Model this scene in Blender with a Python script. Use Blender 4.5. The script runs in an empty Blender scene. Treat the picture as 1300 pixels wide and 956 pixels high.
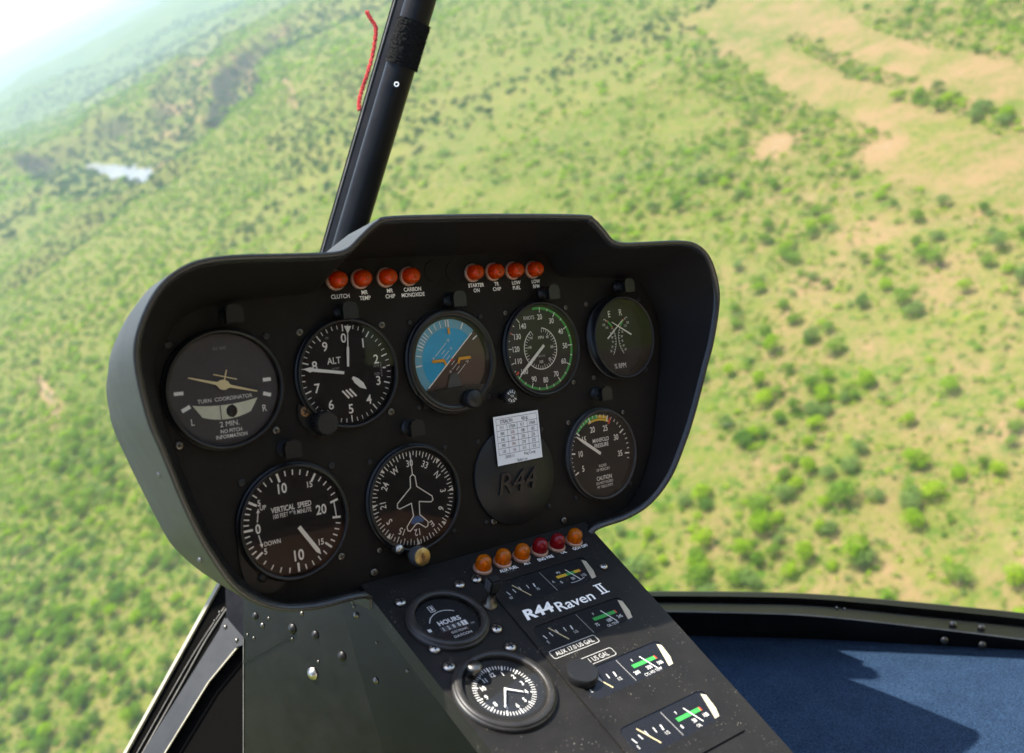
import bpy, bmesh, math, random
import numpy as np
from mathutils import Matrix, Vector
random.seed(7); rng = np.random.default_rng(11)
PI = math.pi
S = bpy.context.scene
COL = S.collection
R_ = math.radians

# ------------------------------------------------------------------ camera, panel and console frames
F, CX0, CY0 = 1130.0, 650.0, 433.0            # focal length and principal point in photo pixels (1300 wide)
dep, rol = R_(27.5), R_(25.45)
up0 = Vector((0, math.sin(dep), math.cos(dep)))
cr = Vector((math.cos(rol), 0, 0)) - math.sin(rol) * up0
cu_ = Vector((math.sin(rol), 0, 0)) + math.cos(rol) * up0
cb = cr.cross(cu_)
CAM = Matrix((cr, cu_, cb)).transposed()      # camera axes as columns, camera stands at the world origin
RM = Matrix(((0.79668385, -0.10532614, 0.59514808), (0.08984748, 0.9943962, 0.05571029), (-0.59768074, 0.00908907, 0.80168268)))
PT = Vector((0, 0, -0.75063525))
PM = Matrix.Translation(CAM @ PT) @ (CAM @ RM).to_4x4()     # instrument panel frame: x right, y up, z to the pilot
TH = R_(63)
CM = PM @ Matrix.Translation((0, -.166, 0)) @ Matrix(((1, 0, 0), (0, math.cos(TH), math.sin(TH)), (0, -math.sin(TH), math.cos(TH)))).to_4x4()
PMI, CMI = PM.inverted(), CM.inverted()
GZ = -125.0

def ray(px, py): return CAM @ Vector(((px - CX0) / F, -(py - CY0) / F, -1.0))
def hit(px, py, MI, z=0.0, n=None, c=None):
    d = MI.to_3x3() @ ray(px, py); o = MI.translation
    if n is None: n, c = Vector((0, 0, 1)), z
    s = (c - o.dot(n)) / d.dot(n)
    return o + s * d
def PX(px, py, z=-.004): return hit(px, py, PMI, z)
def CX(px, py, z=0.): return hit(px, py, CMI, z)
def AT(px, py, d): return PMI @ (ray(px, py) * d)           # a point at depth d, in panel coordinates

# ------------------------------------------------------------------ materials
MATS = {}
def nodes(name):
    m = bpy.data.materials.new(name); m.use_nodes = True
    MATS[name] = m
    nt = m.node_tree; return m, nt, nt.nodes['Principled BSDF']
def N(nt, t, **k):
    n = nt.nodes.new(t)
    for a, v in k.items():
        if a in n.inputs: n.inputs[a].default_value = v
        else: setattr(n, a, v)
    return n
def L(nt, a, b): nt.links.new(a, b)
def mat(name, col, rough=.5, metal=0., spec=.5, bump=0., bscale=800., dust=0., dcol=(.3, .27, .22), var=0., emis=None, coat=0.):
    m, nt, p = nodes(name)
    p.inputs['Base Color'].default_value = (*col, 1); p.inputs['Roughness'].default_value = rough
    p.inputs['Metallic'].default_value = metal; p.inputs['Specular IOR Level'].default_value = spec
    p.inputs['Coat Weight'].default_value = coat
    tc = N(nt, 'ShaderNodeTexCoord')
    if bump:
        n = N(nt, 'ShaderNodeTexNoise', Scale=bscale, Detail=3.); L(nt, tc.outputs['Object'], n.inputs['Vector'])
        b = N(nt, 'ShaderNodeBump', Strength=bump, Distance=.0004); L(nt, n.outputs['Fac'], b.inputs['Height']); L(nt, b.outputs['Normal'], p.inputs['Normal'])
    last = None
    if var:
        n = N(nt, 'ShaderNodeTexNoise', Scale=35., Detail=6., Roughness=.7); L(nt, tc.outputs['Object'], n.inputs['Vector'])
        r = N(nt, 'ShaderNodeMapRange'); r.inputs[1].default_value = .35; r.inputs[2].default_value = .7
        L(nt, n.outputs['Fac'], r.inputs[0])
        x = N(nt, 'ShaderNodeMix', data_type='RGBA'); x.inputs[6].default_value = tuple(c * (1 - var) for c in col) + (1,); x.inputs[7].default_value = tuple(min(1, c * (1 + var)) for c in col) + (1,)
        L(nt, r.outputs[0], x.inputs[0]); last = x.outputs[2]
        rr = N(nt, 'ShaderNodeMapRange'); rr.inputs[3].default_value = rough * .8; rr.inputs[4].default_value = min(1, rough * 1.25)
        L(nt, n.outputs['Fac'], rr.inputs[0]); L(nt, rr.outputs[0], p.inputs['Roughness'])
    if dust:
        v = N(nt, 'ShaderNodeTexVoronoi', Scale=420.); L(nt, tc.outputs['Object'], v.inputs['Vector'])
        n2 = N(nt, 'ShaderNodeTexNoise', Scale=60., Detail=4.); L(nt, tc.outputs['Object'], n2.inputs['Vector'])
        r = N(nt, 'ShaderNodeMapRange'); r.inputs[1].default_value = .10; r.inputs[2].default_value = .22; r.inputs[3].default_value = 1; r.inputs[4].default_value = 0
        L(nt, v.outputs['Distance'], r.inputs[0])
        q = N(nt, 'ShaderNodeMapRange'); q.inputs[1].default_value = .5; q.inputs[2].default_value = .75; q.inputs[3].default_value = 0; q.inputs[4].default_value = dust
        L(nt, n2.outputs['Fac'], q.inputs[0])
        mu = N(nt, 'ShaderNodeMath', operation='MULTIPLY'); L(nt, r.outputs[0], mu.inputs[0]); L(nt, q.outputs[0], mu.inputs[1])
        x = N(nt, 'ShaderNodeMix', data_type='RGBA'); x.inputs[6].default_value = (*col, 1); x.inputs[7].default_value = (*dcol, 1)
        L(nt, mu.outputs[0], x.inputs[0])
        if last: L(nt, last, x.inputs[6])
        last = x.outputs[2]
    if last: L(nt, last, p.inputs['Base Color'])
    return m
mat('panel_black', (.0085, .0067, .0052), .55, spec=.14, bump=.25, bscale=1500, var=.35, dust=.10)
mat('console_black', (.011, .0100, .0088), .5, spec=.2, bump=.35, bscale=900, var=.25, dust=.8)
mat('hood_black', (.022, .0235, .0215), .5, spec=.35, bump=.9, bscale=1400, var=.12)
mat('hood_lip', (.020, .020, .018), .27, spec=.6, bump=.4, bscale=1400)
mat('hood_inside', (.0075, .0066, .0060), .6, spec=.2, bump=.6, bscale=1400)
mat('bezel', (.008, .0078, .0072), .33, spec=.35, var=.2)
mat('bezel_dusty', (.022, .020, .0175), .42, spec=.4, var=.3, dust=.6)
mat('dial_black', (.006, .006, .0065), .6, spec=.25)
mat('dial_dusty', (.013, .013, .012), .6, spec=.25, dust=.7)
mat('dial_glare_grey', (.070, .066, .065), .6, spec=.25, var=.12)  # turn dial grey: glare on its glass is painted into the colour
mat('dial_olive', (.020, .021, .0165), .6, spec=.25)
mat('mark', (.90, .88, .82), .55)
mat('mark_dim', (.34, .33, .31), .55)
mat('print_grey', (.42, .41, .38), .6)
mat('needle_white', (.93, .91, .84), .5)
mat('cream', (.85, .70, .38), .5)
mat('tube_fluid', (.70, .70, .54), .25, var=.15)
mat('green_arc', (.05, .42, .07), .5)
mat('yellow_arc', (.80, .50, .03), .5)
mat('red_mark', (.65, .06, .03), .5)
mat('orange_mark', (.85, .38, .02), .5)
mat('sky_blue', (.02, .40, .70), .5, var=.08)
mat('ring_blue', (.16, .42, .55), .5)
mat('earth_brown', (.085, .045, .028), .55)
mat('tail_blue', (.03, .12, .32), .5)
mat('steel', (.50, .46, .40), .32, metal=1., bump=.2, bscale=500)
mat('dark_steel', (.16, .15, .13), .35, metal=1., bump=.2, bscale=500)
mat('black_plastic', (.010, .010, .0095), .42, spec=.35, bump=.15, bscale=600)
mat('embossed', (.014, .014, .013), .30, spec=.5)
mat('grey_plastic', (.06, .063, .065), .35, spec=.5)
mat('brass', (.46, .31, .11), .38, metal=.9, var=.3)
mat('bronze', (.24, .13, .05), .5, metal=.6, var=.3)
mat('ivory', (.66, .58, .40), .55, var=.15)
mat('lamp_rim', (.38, .22, .15), .35, metal=.3)
mat('paper', (.74, .73, .71), .8, var=.04)
mat('ink', (.06, .055, .06), .7)
mat('ink_red', (.28, .12, .12), .7)
mat('frame_black', (.008, .0076, .007), .36, spec=.2, bump=.1, bscale=300, var=.3)
mat('frame_worn', (.13, .12, .10), .45, spec=.5, var=.4)
mat('bright_edge', (.40, .37, .28), .4, var=.15)
mat('side_black', (.0065, .0060, .0055), .20, spec=.22, var=.5)
mat('door_trim', (.22, .17, .13), .8, spec=.2, var=.3)
mat('seat_leather', (.16, .075, .04), .6, spec=.3, var=.2)
mat('bracket_grey', (.030, .032, .032), .42, metal=.2, var=.12)
mat('velcro', (.012, .012, .011), .95, spec=.1, bump=1., bscale=1800)
mat('pillar_shade_black', (.0025, .0023, .002), .7, spec=.03)  # near-black: darkness of the footwell beside the pillar is put into the colour
mat('shell_cloth', (.62, .56, .48), .9, spec=.1, var=.2)
mat('bark', (.14, .10, .07), .9, var=.3)

def lens(name, col, clear=.55):
    m, nt, p = nodes(name); nt.nodes.remove(p); out = nt.nodes['Material Output']
    t = N(nt, 'ShaderNodeBsdfTransparent'); t.inputs[0].default_value = (*col, 1)
    d = N(nt, 'ShaderNodeBsdfTranslucent'); d.inputs[0].default_value = (*col, 1)
    g = N(nt, 'ShaderNodeBsdfGlossy', Roughness=.05); fr = N(nt, 'ShaderNodeFresnel', IOR=1.42)
    a = N(nt, 'ShaderNodeMixShader'); a.inputs[0].default_value = 1-clear; L(nt, t.outputs[0], a.inputs[1]); L(nt, d.outputs[0], a.inputs[2])
    df = N(nt, 'ShaderNodeBsdfDiffuse'); df.inputs[0].default_value = (*col, 1); e = N(nt, 'ShaderNodeMixShader'); e.inputs[0].default_value = .26; L(nt, a.outputs[0], e.inputs[1]); L(nt, df.outputs[0], e.inputs[2])
    x = N(nt, 'ShaderNodeMixShader'); L(nt, fr.outputs[0], x.inputs[0]); L(nt, e.outputs[0], x.inputs[1]); L(nt, g.outputs[0], x.inputs[2]); L(nt, x.outputs[0], out.inputs['Surface'])
lens('amber_lens', (1., .13, .006), .78); lens('sunlit_amber_lens', (1., .30, .006), .7); lens('red_lens', (.55, .02, .03))  # console amber is brightened in the colour to look sunlit

m, nt, p = nodes('glass')                       # thin clear cover: passes light straight, reflects by angle
nt.nodes.remove(p); out = nt.nodes['Material Output']
tr = N(nt, 'ShaderNodeBsdfTransparent'); gl = N(nt, 'ShaderNodeBsdfGlossy', Roughness=.015); fr = N(nt, 'ShaderNodeFresnel', IOR=1.38)
mx = N(nt, 'ShaderNodeMixShader'); L(nt, fr.outputs[0], mx.inputs[0]); L(nt, tr.outputs[0], mx.inputs[1]); L(nt, gl.outputs[0], mx.inputs[2]); L(nt, mx.outputs[0], out.inputs['Surface'])

m, nt, p = nodes('windscreen')
nt.nodes.remove(p); out = nt.nodes['Material Output']
tc = N(nt, 'ShaderNodeTexCoord'); mp = N(nt, 'ShaderNodeMapping'); mp.inputs['Scale'].default_value = (1.5, 22., 1.5); L(nt, tc.outputs['Object'], mp.inputs[0])
n1 = N(nt, 'ShaderNodeTexNoise', Scale=3., Detail=6., Roughness=.7); L(nt, mp.outputs[0], n1.inputs['Vector'])
r1 = N(nt, 'ShaderNodeMapRange'); r1.inputs[1].default_value = .60; r1.inputs[2].default_value = .80; r1.inputs[3].default_value = 0; r1.inputs[4].default_value = .08; L(nt, n1.outputs['Fac'], r1.inputs[0])
tr = N(nt, 'ShaderNodeBsdfTransparent'); gl = N(nt, 'ShaderNodeBsdfGlossy', Roughness=.02); fr = N(nt, 'ShaderNodeFresnel', IOR=1.22)
df = N(nt, 'ShaderNodeBsdfTranslucent'); df.inputs[0].default_value = (.8, .8, .78, 1)
m1 = N(nt, 'ShaderNodeMixShader'); L(nt, r1.outputs[0], m1.inputs[0]); L(nt, tr.outputs[0], m1.inputs[1]); L(nt, df.outputs[0], m1.inputs[2])
mx = N(nt, 'ShaderNodeMixShader'); L(nt, fr.outputs[0], mx.inputs[0]); L(nt, m1.outputs[0], mx.inputs[1]); L(nt, gl.outputs[0], mx.inputs[2]); L(nt, mx.outputs[0], out.inputs['Surface'])

m, nt, p = nodes('carpet_blue')
tc = N(nt, 'ShaderNodeTexCoord')
n1 = N(nt, 'ShaderNodeTexNoise', Scale=520., Detail=4., Roughness=.8); n2 = N(nt, 'ShaderNodeTexNoise', Scale=28., Detail=3.)
L(nt, tc.outputs['Object'], n1.inputs['Vector']); L(nt, tc.outputs['Object'], n2.inputs['Vector'])
rp = N(nt, 'ShaderNodeValToRGB'); rp.color_ramp.elements[0].position = .36; rp.color_ramp.elements[0].color = (.008, .020, .045, 1); rp.color_ramp.elements[1].position = .68; rp.color_ramp.elements[1].color = (.040, .080, .150, 1)
ad = N(nt, 'ShaderNodeMath', operation='MULTIPLY_ADD'); ad.inputs[1].default_value = .15; L(nt, n2.outputs['Fac'], ad.inputs[0]); 
sb = N(nt, 'ShaderNodeMath', operation='SUBTRACT'); sb.inputs[1].default_value = .07; L(nt, n1.outputs['Fac'], sb.inputs[0]); L(nt, sb.outputs[0], ad.inputs[2])
L(nt, ad.outputs[0], rp.inputs[0]); L(nt, rp.outputs[0], p.inputs['Base Color']); p.inputs['Roughness'].default_value = .95; p.inputs['Specular IOR Level'].default_value = .1
b = N(nt, 'ShaderNodeBump', Strength=1., Distance=.003); L(nt, n1.outputs['Fac'], b.inputs['Height']); L(nt, b.outputs[0], p.inputs['Normal'])

m, nt, p = nodes('red_wool')
tc = N(nt, 'ShaderNodeTexCoord'); n1 = N(nt, 'ShaderNodeTexNoise', Scale=900., Detail=3.); L(nt, tc.outputs['Object'], n1.inputs['Vector'])
rp = N(nt, 'ShaderNodeValToRGB'); rp.color_ramp.elements[0].color = (.40, .008, .012, 1); rp.color_ramp.elements[1].color = (.85, .10, .08, 1)
L(nt, n1.outputs['Fac'], rp.inputs[0]); L(nt, rp.outputs[0], p.inputs['Base Color']); p.inputs['Roughness'].default_value = .95

def leafmat(name, a, b_, tr_=.35):
    m, nt, p = nodes(name); nt.nodes.remove(p); out = nt.nodes['Material Output']
    g = N(nt, 'ShaderNodeNewGeometry'); n1 = N(nt, 'ShaderNodeTexNoise', Scale=.09, Detail=4., Roughness=.7); L(nt, g.outputs['Position'], n1.inputs['Vector'])
    oi = N(nt, 'ShaderNodeObjectInfo'); mm = N(nt, 'ShaderNodeMath', operation='MULTIPLY_ADD'); mm.inputs[1].default_value = .3; L(nt, oi.outputs['Random'], mm.inputs[0])
    s_ = N(nt, 'ShaderNodeMath', operation='SUBTRACT'); s_.inputs[1].default_value = .15; L(nt, n1.outputs['Fac'], s_.inputs[0]); L(nt, s_.outputs[0], mm.inputs[2])
    r = N(nt, 'ShaderNodeValToRGB'); r.color_ramp.elements[0].position = .3; r.color_ramp.elements[0].color = (*a, 1); r.color_ramp.elements[1].position = .72; r.color_ramp.elements[1].color = (*b_, 1)
    L(nt, mm.outputs[0], r.inputs[0])
    d = N(nt, 'ShaderNodeBsdfDiffuse'); t = N(nt, 'ShaderNodeBsdfTranslucent'); x = N(nt, 'ShaderNodeMixShader'); x.inputs[0].default_value = tr_
    L(nt, r.outputs[0], d.inputs[0]); L(nt, r.outputs[0], t.inputs[0]); L(nt, d.outputs[0], x.inputs[1]); L(nt, t.outputs[0], x.inputs[2]); L(nt, x.outputs[0], out.inputs['Surface'])
leafmat('leaf_mid', (.125, .235, .020), (.18, .29, .032), .48)
leafmat('leaf_bright', (.19, .33, .010), (.28, .40, .016), .45)
leafmat('leaf_dark', (.075, .17, .022), (.115, .215, .032), .45)
leafmat('leaf_deep', (.030, .085, .022), (.055, .12, .030), .35)
leafmat('leaf_pale', (.145, .23, .050), (.20, .285, .070), .46)

# ------------------------------------------------------------------ mesh helpers
class MB:
    def __init__(s): s.v, s.f, s.m, s.sm, s.mats = [], [], [], [], []
    def mi(s, name):
        if name not in s.mats: s.mats.append(name)
        return s.mats.index(name)
    def add(s, vs, fs, mt, M=None, smooth=False):
        o = len(s.v)
        s.v += [tuple(M @ Vector(v)) if M is not None else tuple(v) for v in vs]
        k = s.mi(mt)
        for f in fs: s.f.append(tuple(i + o for i in f)); s.m.append(k); s.sm.append(smooth)
        return s
    def poly(s, pts, mt, z=0., M=None): return s.add([(p[0], p[1], p[2] if len(p) > 2 else z) for p in pts], [tuple(range(len(pts)))], mt, M)
    def rect(s, x, y, w, h, mt, z=0., rot=0., M=None):
        c, n = math.cos(rot), math.sin(rot)
        return s.poly([(x + a * c - b * n, y + a * n + b * c) for a, b in ((-w/2, -h/2), (w/2, -h/2), (w/2, h/2), (-w/2, h/2))], mt, z, M)
    def disc(s, x, y, r, mt, z=0., n=64, M=None): return s.poly([(x + r*math.cos(2*PI*i/n), y + r*math.sin(2*PI*i/n)) for i in range(n)], mt, z, M)
    def arc(s, x, y, r0, r1, a0, a1, mt, z=0., M=None, n=None):     # clock angles in degrees
        n = n or max(2, int(abs(a1 - a0) / 4)); vs = []
        for i in range(n + 1):
            a = R_(a0 + (a1 - a0) * i / n)
            vs += [(x + r0*math.sin(a), y + r0*math.cos(a), z), (x + r1*math.sin(a), y + r1*math.cos(a), z)]
        return s.add(vs, [(2*i, 2*i+2, 2*i+3, 2*i+1) if a1 > a0 else (2*i, 2*i+1, 2*i+3, 2*i+2) for i in range(n)], mt, M)
    def tick(s, x, y, r0, r1, a, w, mt, z=0., M=None):
        a = R_(a); r = (r0 + r1) / 2
        return s.rect(x + r*math.sin(a), y + r*math.cos(a), w, r1 - r0, mt, z, -a, M)
    def line(s, p, q, w, mt, z=0., M=None):
        dx, dy = q[0]-p[0], q[1]-p[1]; l = math.hypot(dx, dy)
        return s.rect((p[0]+q[0])/2, (p[1]+q[1])/2, l, w, mt, z, math.atan2(dy, dx), M)
    def lathe(s, prof, mt, M=None, n=48, smooth=True, x=0, y=0):      # prof (r, z) list
        vs, fs = [], []
        for r, z in prof:
            for i in range(n): vs.append((x + r*math.cos(2*PI*i/n), y + r*math.sin(2*PI*i/n), z))
        for k in range(len(prof) - 1):
            for i in range(n):
                j = (i + 1) % n; fs.append((k*n+i, k*n+j, (k+1)*n+j, (k+1)*n+i))
        return s.add(vs, fs, mt, M, smooth)
    def box(s, c, d, mt, M=None, bev=0.):
        bm = bmesh.new(); bmesh.ops.create_cube(bm, size=1)
        for v in bm.verts: v.co = Vector((v.co.x*d[0] + c[0], v.co.y*d[1] + c[1], v.co.z*d[2] + c[2]))
        if bev: bmesh.ops.bevel(bm, geom=bm.edges[:], offset=bev, segments=2, affect='EDGES')
        bm.verts.index_update(); s.add([v.co[:] for v in bm.verts], [[v.index for v in f.verts] for f in bm.faces], mt, M, False); bm.free(); return s
    def prism(s, pts, z0, z1, mt, M=None, cap=True):      # pts counter-clockwise
        n = len(pts); vs = [(p[0], p[1], z0) for p in pts] + [(p[0], p[1], z1) for p in pts]
        fs = [(i, (i+1) % n, n + (i+1) % n, n + i) for i in range(n)]
        if cap: fs += [tuple(range(n, 2*n)), tuple(range(n-1, -1, -1))]
        return s.add(vs, fs, mt, M)
    def tube(s, pts, rad, mt, M=None, n=14, cap=True):
        P = [Vector(p) for p in pts]; vs, fs = [], []; up = Vector((.3, .2, 1)).normalized()
        for i, p in enumerate(P):
            t = (P[min(i+1, len(P)-1)] - P[max(i-1, 0)]).normalized(); a = t.cross(up).normalized(); b_ = t.cross(a)
            r = rad[i] if isinstance(rad, (list, tuple)) else rad
            for k in range(n): vs.append(p + a*r*math.cos(2*PI*k/n) + b_*r*math.sin(2*PI*k/n))
        for i in range(len(P)-1):
            for k in range(n):
                j = (k+1) % n; fs.append((i*n+k, i*n+j, (i+1)*n+j, (i+1)*n+k))
        if cap: fs += [tuple(range(n-1, -1, -1)), tuple((len(P)-1)*n + k for k in range(n))]
        return s.add(vs, fs, mt, M, True)
    def text(s, body, x, y, h, mt='mark', z=0., rot=0., M=None, sx=.82, bold=0., al='CENTER', shear=0., ext=0.):
        # h is the cap height; x, y the middle of the capitals
        key = (body, round(bold, 4), al, round(shear, 3), ext)
        if key not in TXT:
            cu = bpy.data.curves.new('lettering', 'FONT'); cu.body = body; cu.align_x = al; cu.offset = bold; cu.resolution_u = 3; cu.shear = shear; cu.extrude = ext
            o = bpy.data.objects.new('lettering', cu); me = bpy.data.meshes.new_from_object(o)
            TXT[key] = ([v.co[:] for v in me.vertices], [tuple(p_.vertices) for p_ in me.polygons])
            bpy.data.objects.remove(o); bpy.data.curves.remove(cu); bpy.data.meshes.remove(me)
        vs, fs = TXT[key]; k = h / .70; c, n = math.cos(rot), math.sin(rot)
        out = []
        for a, b_, zz in vs:
            a, b_ = a * k * sx, (b_ - .35) * k
            out.append((x + a*c - b_*n, y + a*n + b_*c, z + zz * k))
        return s.add(out, fs, mt, M)
    def build(s, name, parent=None, M=None, auto=False):
        me = bpy.data.meshes.new(name); me.from_pydata(s.v, [], s.f); me.update()
        for k in s.mats: me.materials.append(MATS[k])
        me.polygons.foreach_set('material_index', s.m); me.polygons.foreach_set('use_smooth', s.sm)
        o = bpy.data.objects.new(name, me); COL.objects.link(o)
        if parent: o.parent = parent
        if M is not None: o.matrix_local = M if parent else M
        return o
TXT = {}
def tag(o, label=None, cat=None, group=None, kind=None):
    if label: o['label'] = label
    if cat: o['category'] = cat
    if group: o['group'] = group
    if kind: o['kind'] = kind
    return o
def empty(name, M, label, cat, group=None):
    o = bpy.data.objects.new(name, None); COL.objects.link(o); o.matrix_world = M; o.empty_display_size = .1
    return tag(o, label, cat, group)
def Tr(x, y, z=0., rot=0., s=1.): return Matrix.Translation((x, y, z)) @ Matrix.Rotation(rot, 4, 'Z') @ Matrix.Scale(s, 4)
def catmull(pts, n=6, closed=False):
    P = [np.array(p, float) for p in pts]; out = []; m = len(P)
    for i in range(m if closed else m - 1):
        g = (lambda k: P[k % m]) if closed else (lambda k: P[min(max(k, 0), m-1)])
        p0, p1, p2, p3 = g(i-1), g(i), g(i+1), g(i+2)
        for k in range(n):
            t = k / n
            out.append(.5 * (2*p1 + (p2-p0)*t + (2*p0 - 5*p1 + 4*p2 - p3)*t*t + (3*p1 - p0 - 3*p2 + p3)*t**3))
    if not closed: out.append(P[-1])
    return [tuple(p) for p in out]

def screw(parent, x, y, z=0., r=.0034, mt='dark_steel', rot=None, M0=None, name='screw', hgt=1.):
    b = MB(); a = random.random() * 3 if rot is None else rot
    k = hgt
    b.lathe([(r*1.3, 0), (r*1.3, .0004*k)], 'black_plastic', n=20).lathe([(r, .0003*k), (r*.96, .0012*k), (r*.75, .0018*k), (r*.4, .0021*k), (0.0001, .0022*k)], mt, n=20)
    for q in (0, PI/2): b.box((0, 0, .00215*k), (r*1.2, r*.28, .0004), 'black_plastic', Matrix.Rotation(a+q, 4, 'Z'))
    M = Tr(x, y, z)
    return b.build(name, parent, (M0 @ M) if M0 else M)

# ================================================================== INSTRUMENT PANEL
XC = -.054
panel = empty('instrument_panel', PM, 'black mushroom shaped instrument panel with round dials under a hood', 'instrument panel')
outer = [(0,.0965),(.085,.0955),(.100,.092),(.112,.083),(.122,.075),(.134,.0725),(.16,.0725),(.205,.0725),(.228,.068),(.245,.056),(.257,.035),(.261,.014),(.256,-.02),(.248,-.045),(.235,-.085),(.222,-.115),(.205,-.143),(.18,-.162),(.15,-.170),(.112,-.1725),(.099,-.186),(.0,-.192)]
inner = [(0,.075),(.085,.075),(.100,.073),(.107,.067),(.112,.057),(.121,.0515),(.15,.050),(.19,.047),(.208,.043),(.221,.034),(.230,.018),(.235,0),(.232,-.03),(.226,-.055),(.216,-.09),(.205,-.12),(.188,-.147),(.168,-.163),(.145,-.168),(.112,-.1695),(.099,-.1705),(.0,-.1715)]
backp = [(0,.062),(.085,.062),(.098,.060),(.106,.057),(.112,.055),(.121,.053),(.15,.052),(.185,.052),(.205,.051),(.222,.045),(.238,.026),(.250,.005),(.251,-.017),(.247,-.04),(.227,-.100),(.215,-.126),(.190,-.154),(.17,-.163),(.145,-.168),(.109,-.172),(.098,-.175),(0,-.176)]
def prof(half):
    c = catmull(half, 5)
    r = [(XC + a, b_) for a, b_ in c]; l = [(XC - a, b_) for a, b_ in c[1:-1]]
    return r + l[::-1]                       # clockwise from the top centre
OUT, INN = prof(outer), prof(inner); NO = len(OUT)
def rimz(y): return .05 + .2 * y
def off(P, d):
    n = len(P); r = []
    for i in range(n):
        t = np.array(P[(i+1) % n]) - np.array(P[i-1]); t = t / (np.linalg.norm(t) + 1e-12)
        r.append((P[i][0] - t[1]*d, P[i][1] + t[0]*d))     # clockwise loop: positive d is outward
    return r
b = MB(); b.poly([(x, y, -.004) for x, y in off(INN, .001)][::-1], 'panel_black'); b.poly([(x, y, -.007) for x, y in off(INN, .001)], 'panel_black')
face = b.build('panel_face', panel)
def loft(rings, mt, closed=True):
    vs = [p for r in rings for p in r]; n = len(rings[0]); fs = []
    for k in range(len(rings) - 1):
        for i in range(n):
            j = (i+1) % n; fs.append((k*n+i, (k+1)*n+i, (k+1)*n+j, k*n+j))
    return vs, fs, mt
o5, o4, o2, o1 = off(OUT, -.005), off(OUT, -.0035), off(OUT, -.0015), OUT
b = MB()
b.add(*loft([[(x, y, -.003) for x, y in INN], [((x+a)/2, (y+c)/2, (rimz(c) - .003)/2) for (x, y), (a, c) in zip(INN, o5)], [(x, y, rimz(y)-.004) for x, y in o5]], 'hood_inside'), smooth=True)
b.build('hood_lining', panel)
b = MB()
BCK = [(x, y) if x < XC + .09 else (ox - .006, oy - .004) for (x, y), (ox, oy) in zip(prof(backp), OUT)]; sh = []  # unseen right back made fuller to close a gap in the carpet shadow
for f_, lw in ((.35, .12), (.7, .40), (1., 1.)):
    sh.append([(x*(1-lw)+bx*lw, y*(1-lw)+by*lw, rimz(y)*(1-f_) - .07*f_) for (x, y), (bx, by) in zip(OUT, BCK)])
lipr = [(x, y, rimz(y)-.0008) for x, y in o1]
b.add(*loft([[(x, y, rimz(y)-.004) for x, y in o5], [(x, y, rimz(y)-.0005) for x, y in o4], [(x, y, rimz(y)+.0005) for x, y in o2], lipr], 'hood_lip'), smooth=True)
b.add(*loft([lipr] + sh, 'hood_black'), smooth=True)
b.poly([p for p in sh[-1]], 'hood_black')
hood = b.build('hood', panel)
for px, py in ((203, 602), (254, 711)):
    b = MB(); P0 = hit(px, py, PMI, n=Vector((1, 0, 0)), c=XC-.243 if py < 650 else XC-.219); b.lathe([(.0022, 0), (.0015, .0012), (.0001, .0016)], 'dark_steel', n=14); b.build('rivet', hood, Matrix.Translation(P0) @ Matrix.Rotation(-PI/2, 4, 'Y'))

b = MB(); b.box((.045, -.056, -.215), (.40, .208, .30), 'hood_black', bev=.01); b.build('carpet_shadow_box', panel)  # unseen box added behind the panel, sized to shade the carpet

# ---- gauge helpers: everything in gauge coordinates, radius of the outer ring GR, of the dial GF
GR, GF = .0415, .0378
ZD, ZM, ZN, ZG = .0007, .0009, .0016, .0052      # dial, marks, needle, glass above the panel face
def gauge(name, x, y, label, dial='dial_black', deep=.0065, bez='bezel', scale=1., parent=panel, z=-.004, rot=0., gr=GR, gf=GF):
    g = MB()
    g.lathe([(gr+.0006, 0), (gr+.0006, .0022), (gr, .0030), (gr-.0007, .0030), (gr-.0008, deep-.001), (gr-.0014, deep), (gf+.0012, deep), (gf+.0003, deep-.001), (gf, ZD)], bez, n=72)
    o = g.build(name, parent, Tr(x, y, z, rot, scale)); tag(o, label)
    d = MB(); d.disc(0, 0, gf+.0004, dial, ZD, n=72); d.build('dial', o)
    return o
def finish(o, marks=None, deep=.0065, gf=GF):
    if marks: marks.build('dial_markings', o)
    c = MB(); c.disc(0, 0, gf, 'glass', deep-.0012, n=72); c.build('cover_glass', o)
def pol(r, a): return (r*math.sin(R_(a)), r*math.cos(R_(a)))
def needle(o, pts, mt, z=ZN, name='needle', th=.0006, rot=0.):
    b = MB(); c, s_ = math.cos(-R_(rot)), math.sin(-R_(rot))
    q = [(a*c - b_*s_, a*s_ + b_*c) for a, b_ in pts]
    ar = sum(q[i][0]*q[(i+1) % len(q)][1] - q[(i+1) % len(q)][0]*q[i][1] for i in range(len(q)))
    if ar < 0: q = q[::-1]
    b.prism(q, z, z+th, mt); return b.build(name, o)

# altimeter
o = gauge('altimeter', -.1528, -.0101, 'altimeter dial marked ALT with digits 0 to 9')
m = MB()
for k in range(50):
    big = k % 5 == 0
    m.tick(0, 0, GF*(.83 if big else .885), GF*.965, k*7.2, .0009 if big else .00055, 'mark', ZM)
for d in range(10):
    x, y = pol(GF*.70, d*36); m.text(str(d), x, y, .0068, z=ZM, bold=.012, sx=.95)
m.text('ALT', -.0095, .0105, .0048, z=ZM, sx=.9, bold=.01).text('100 FEET', -.009, .0045, .0014, 'mark_dim', z=ZM)
m.text('1013', .0245, .003, .002, 'mark_dim', z=ZM, sx=.9).text('1020', .0245, -.003, .002, 'mark_dim', z=ZM, sx=.9)
for k in range(9): m.rect(.0285, .005-.00125*k, .0014, .0004, 'mark_dim', ZM)
m.rect(.0313, .001, .0026, .0012, 'mark', ZM)
for k in range(3):
    m.line((-.0055+k*.0030, -.0125-k*-.0004), (-.0005+k*.0030, -.0185-k*-.0004), .0014, 'mark', ZM)
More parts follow.
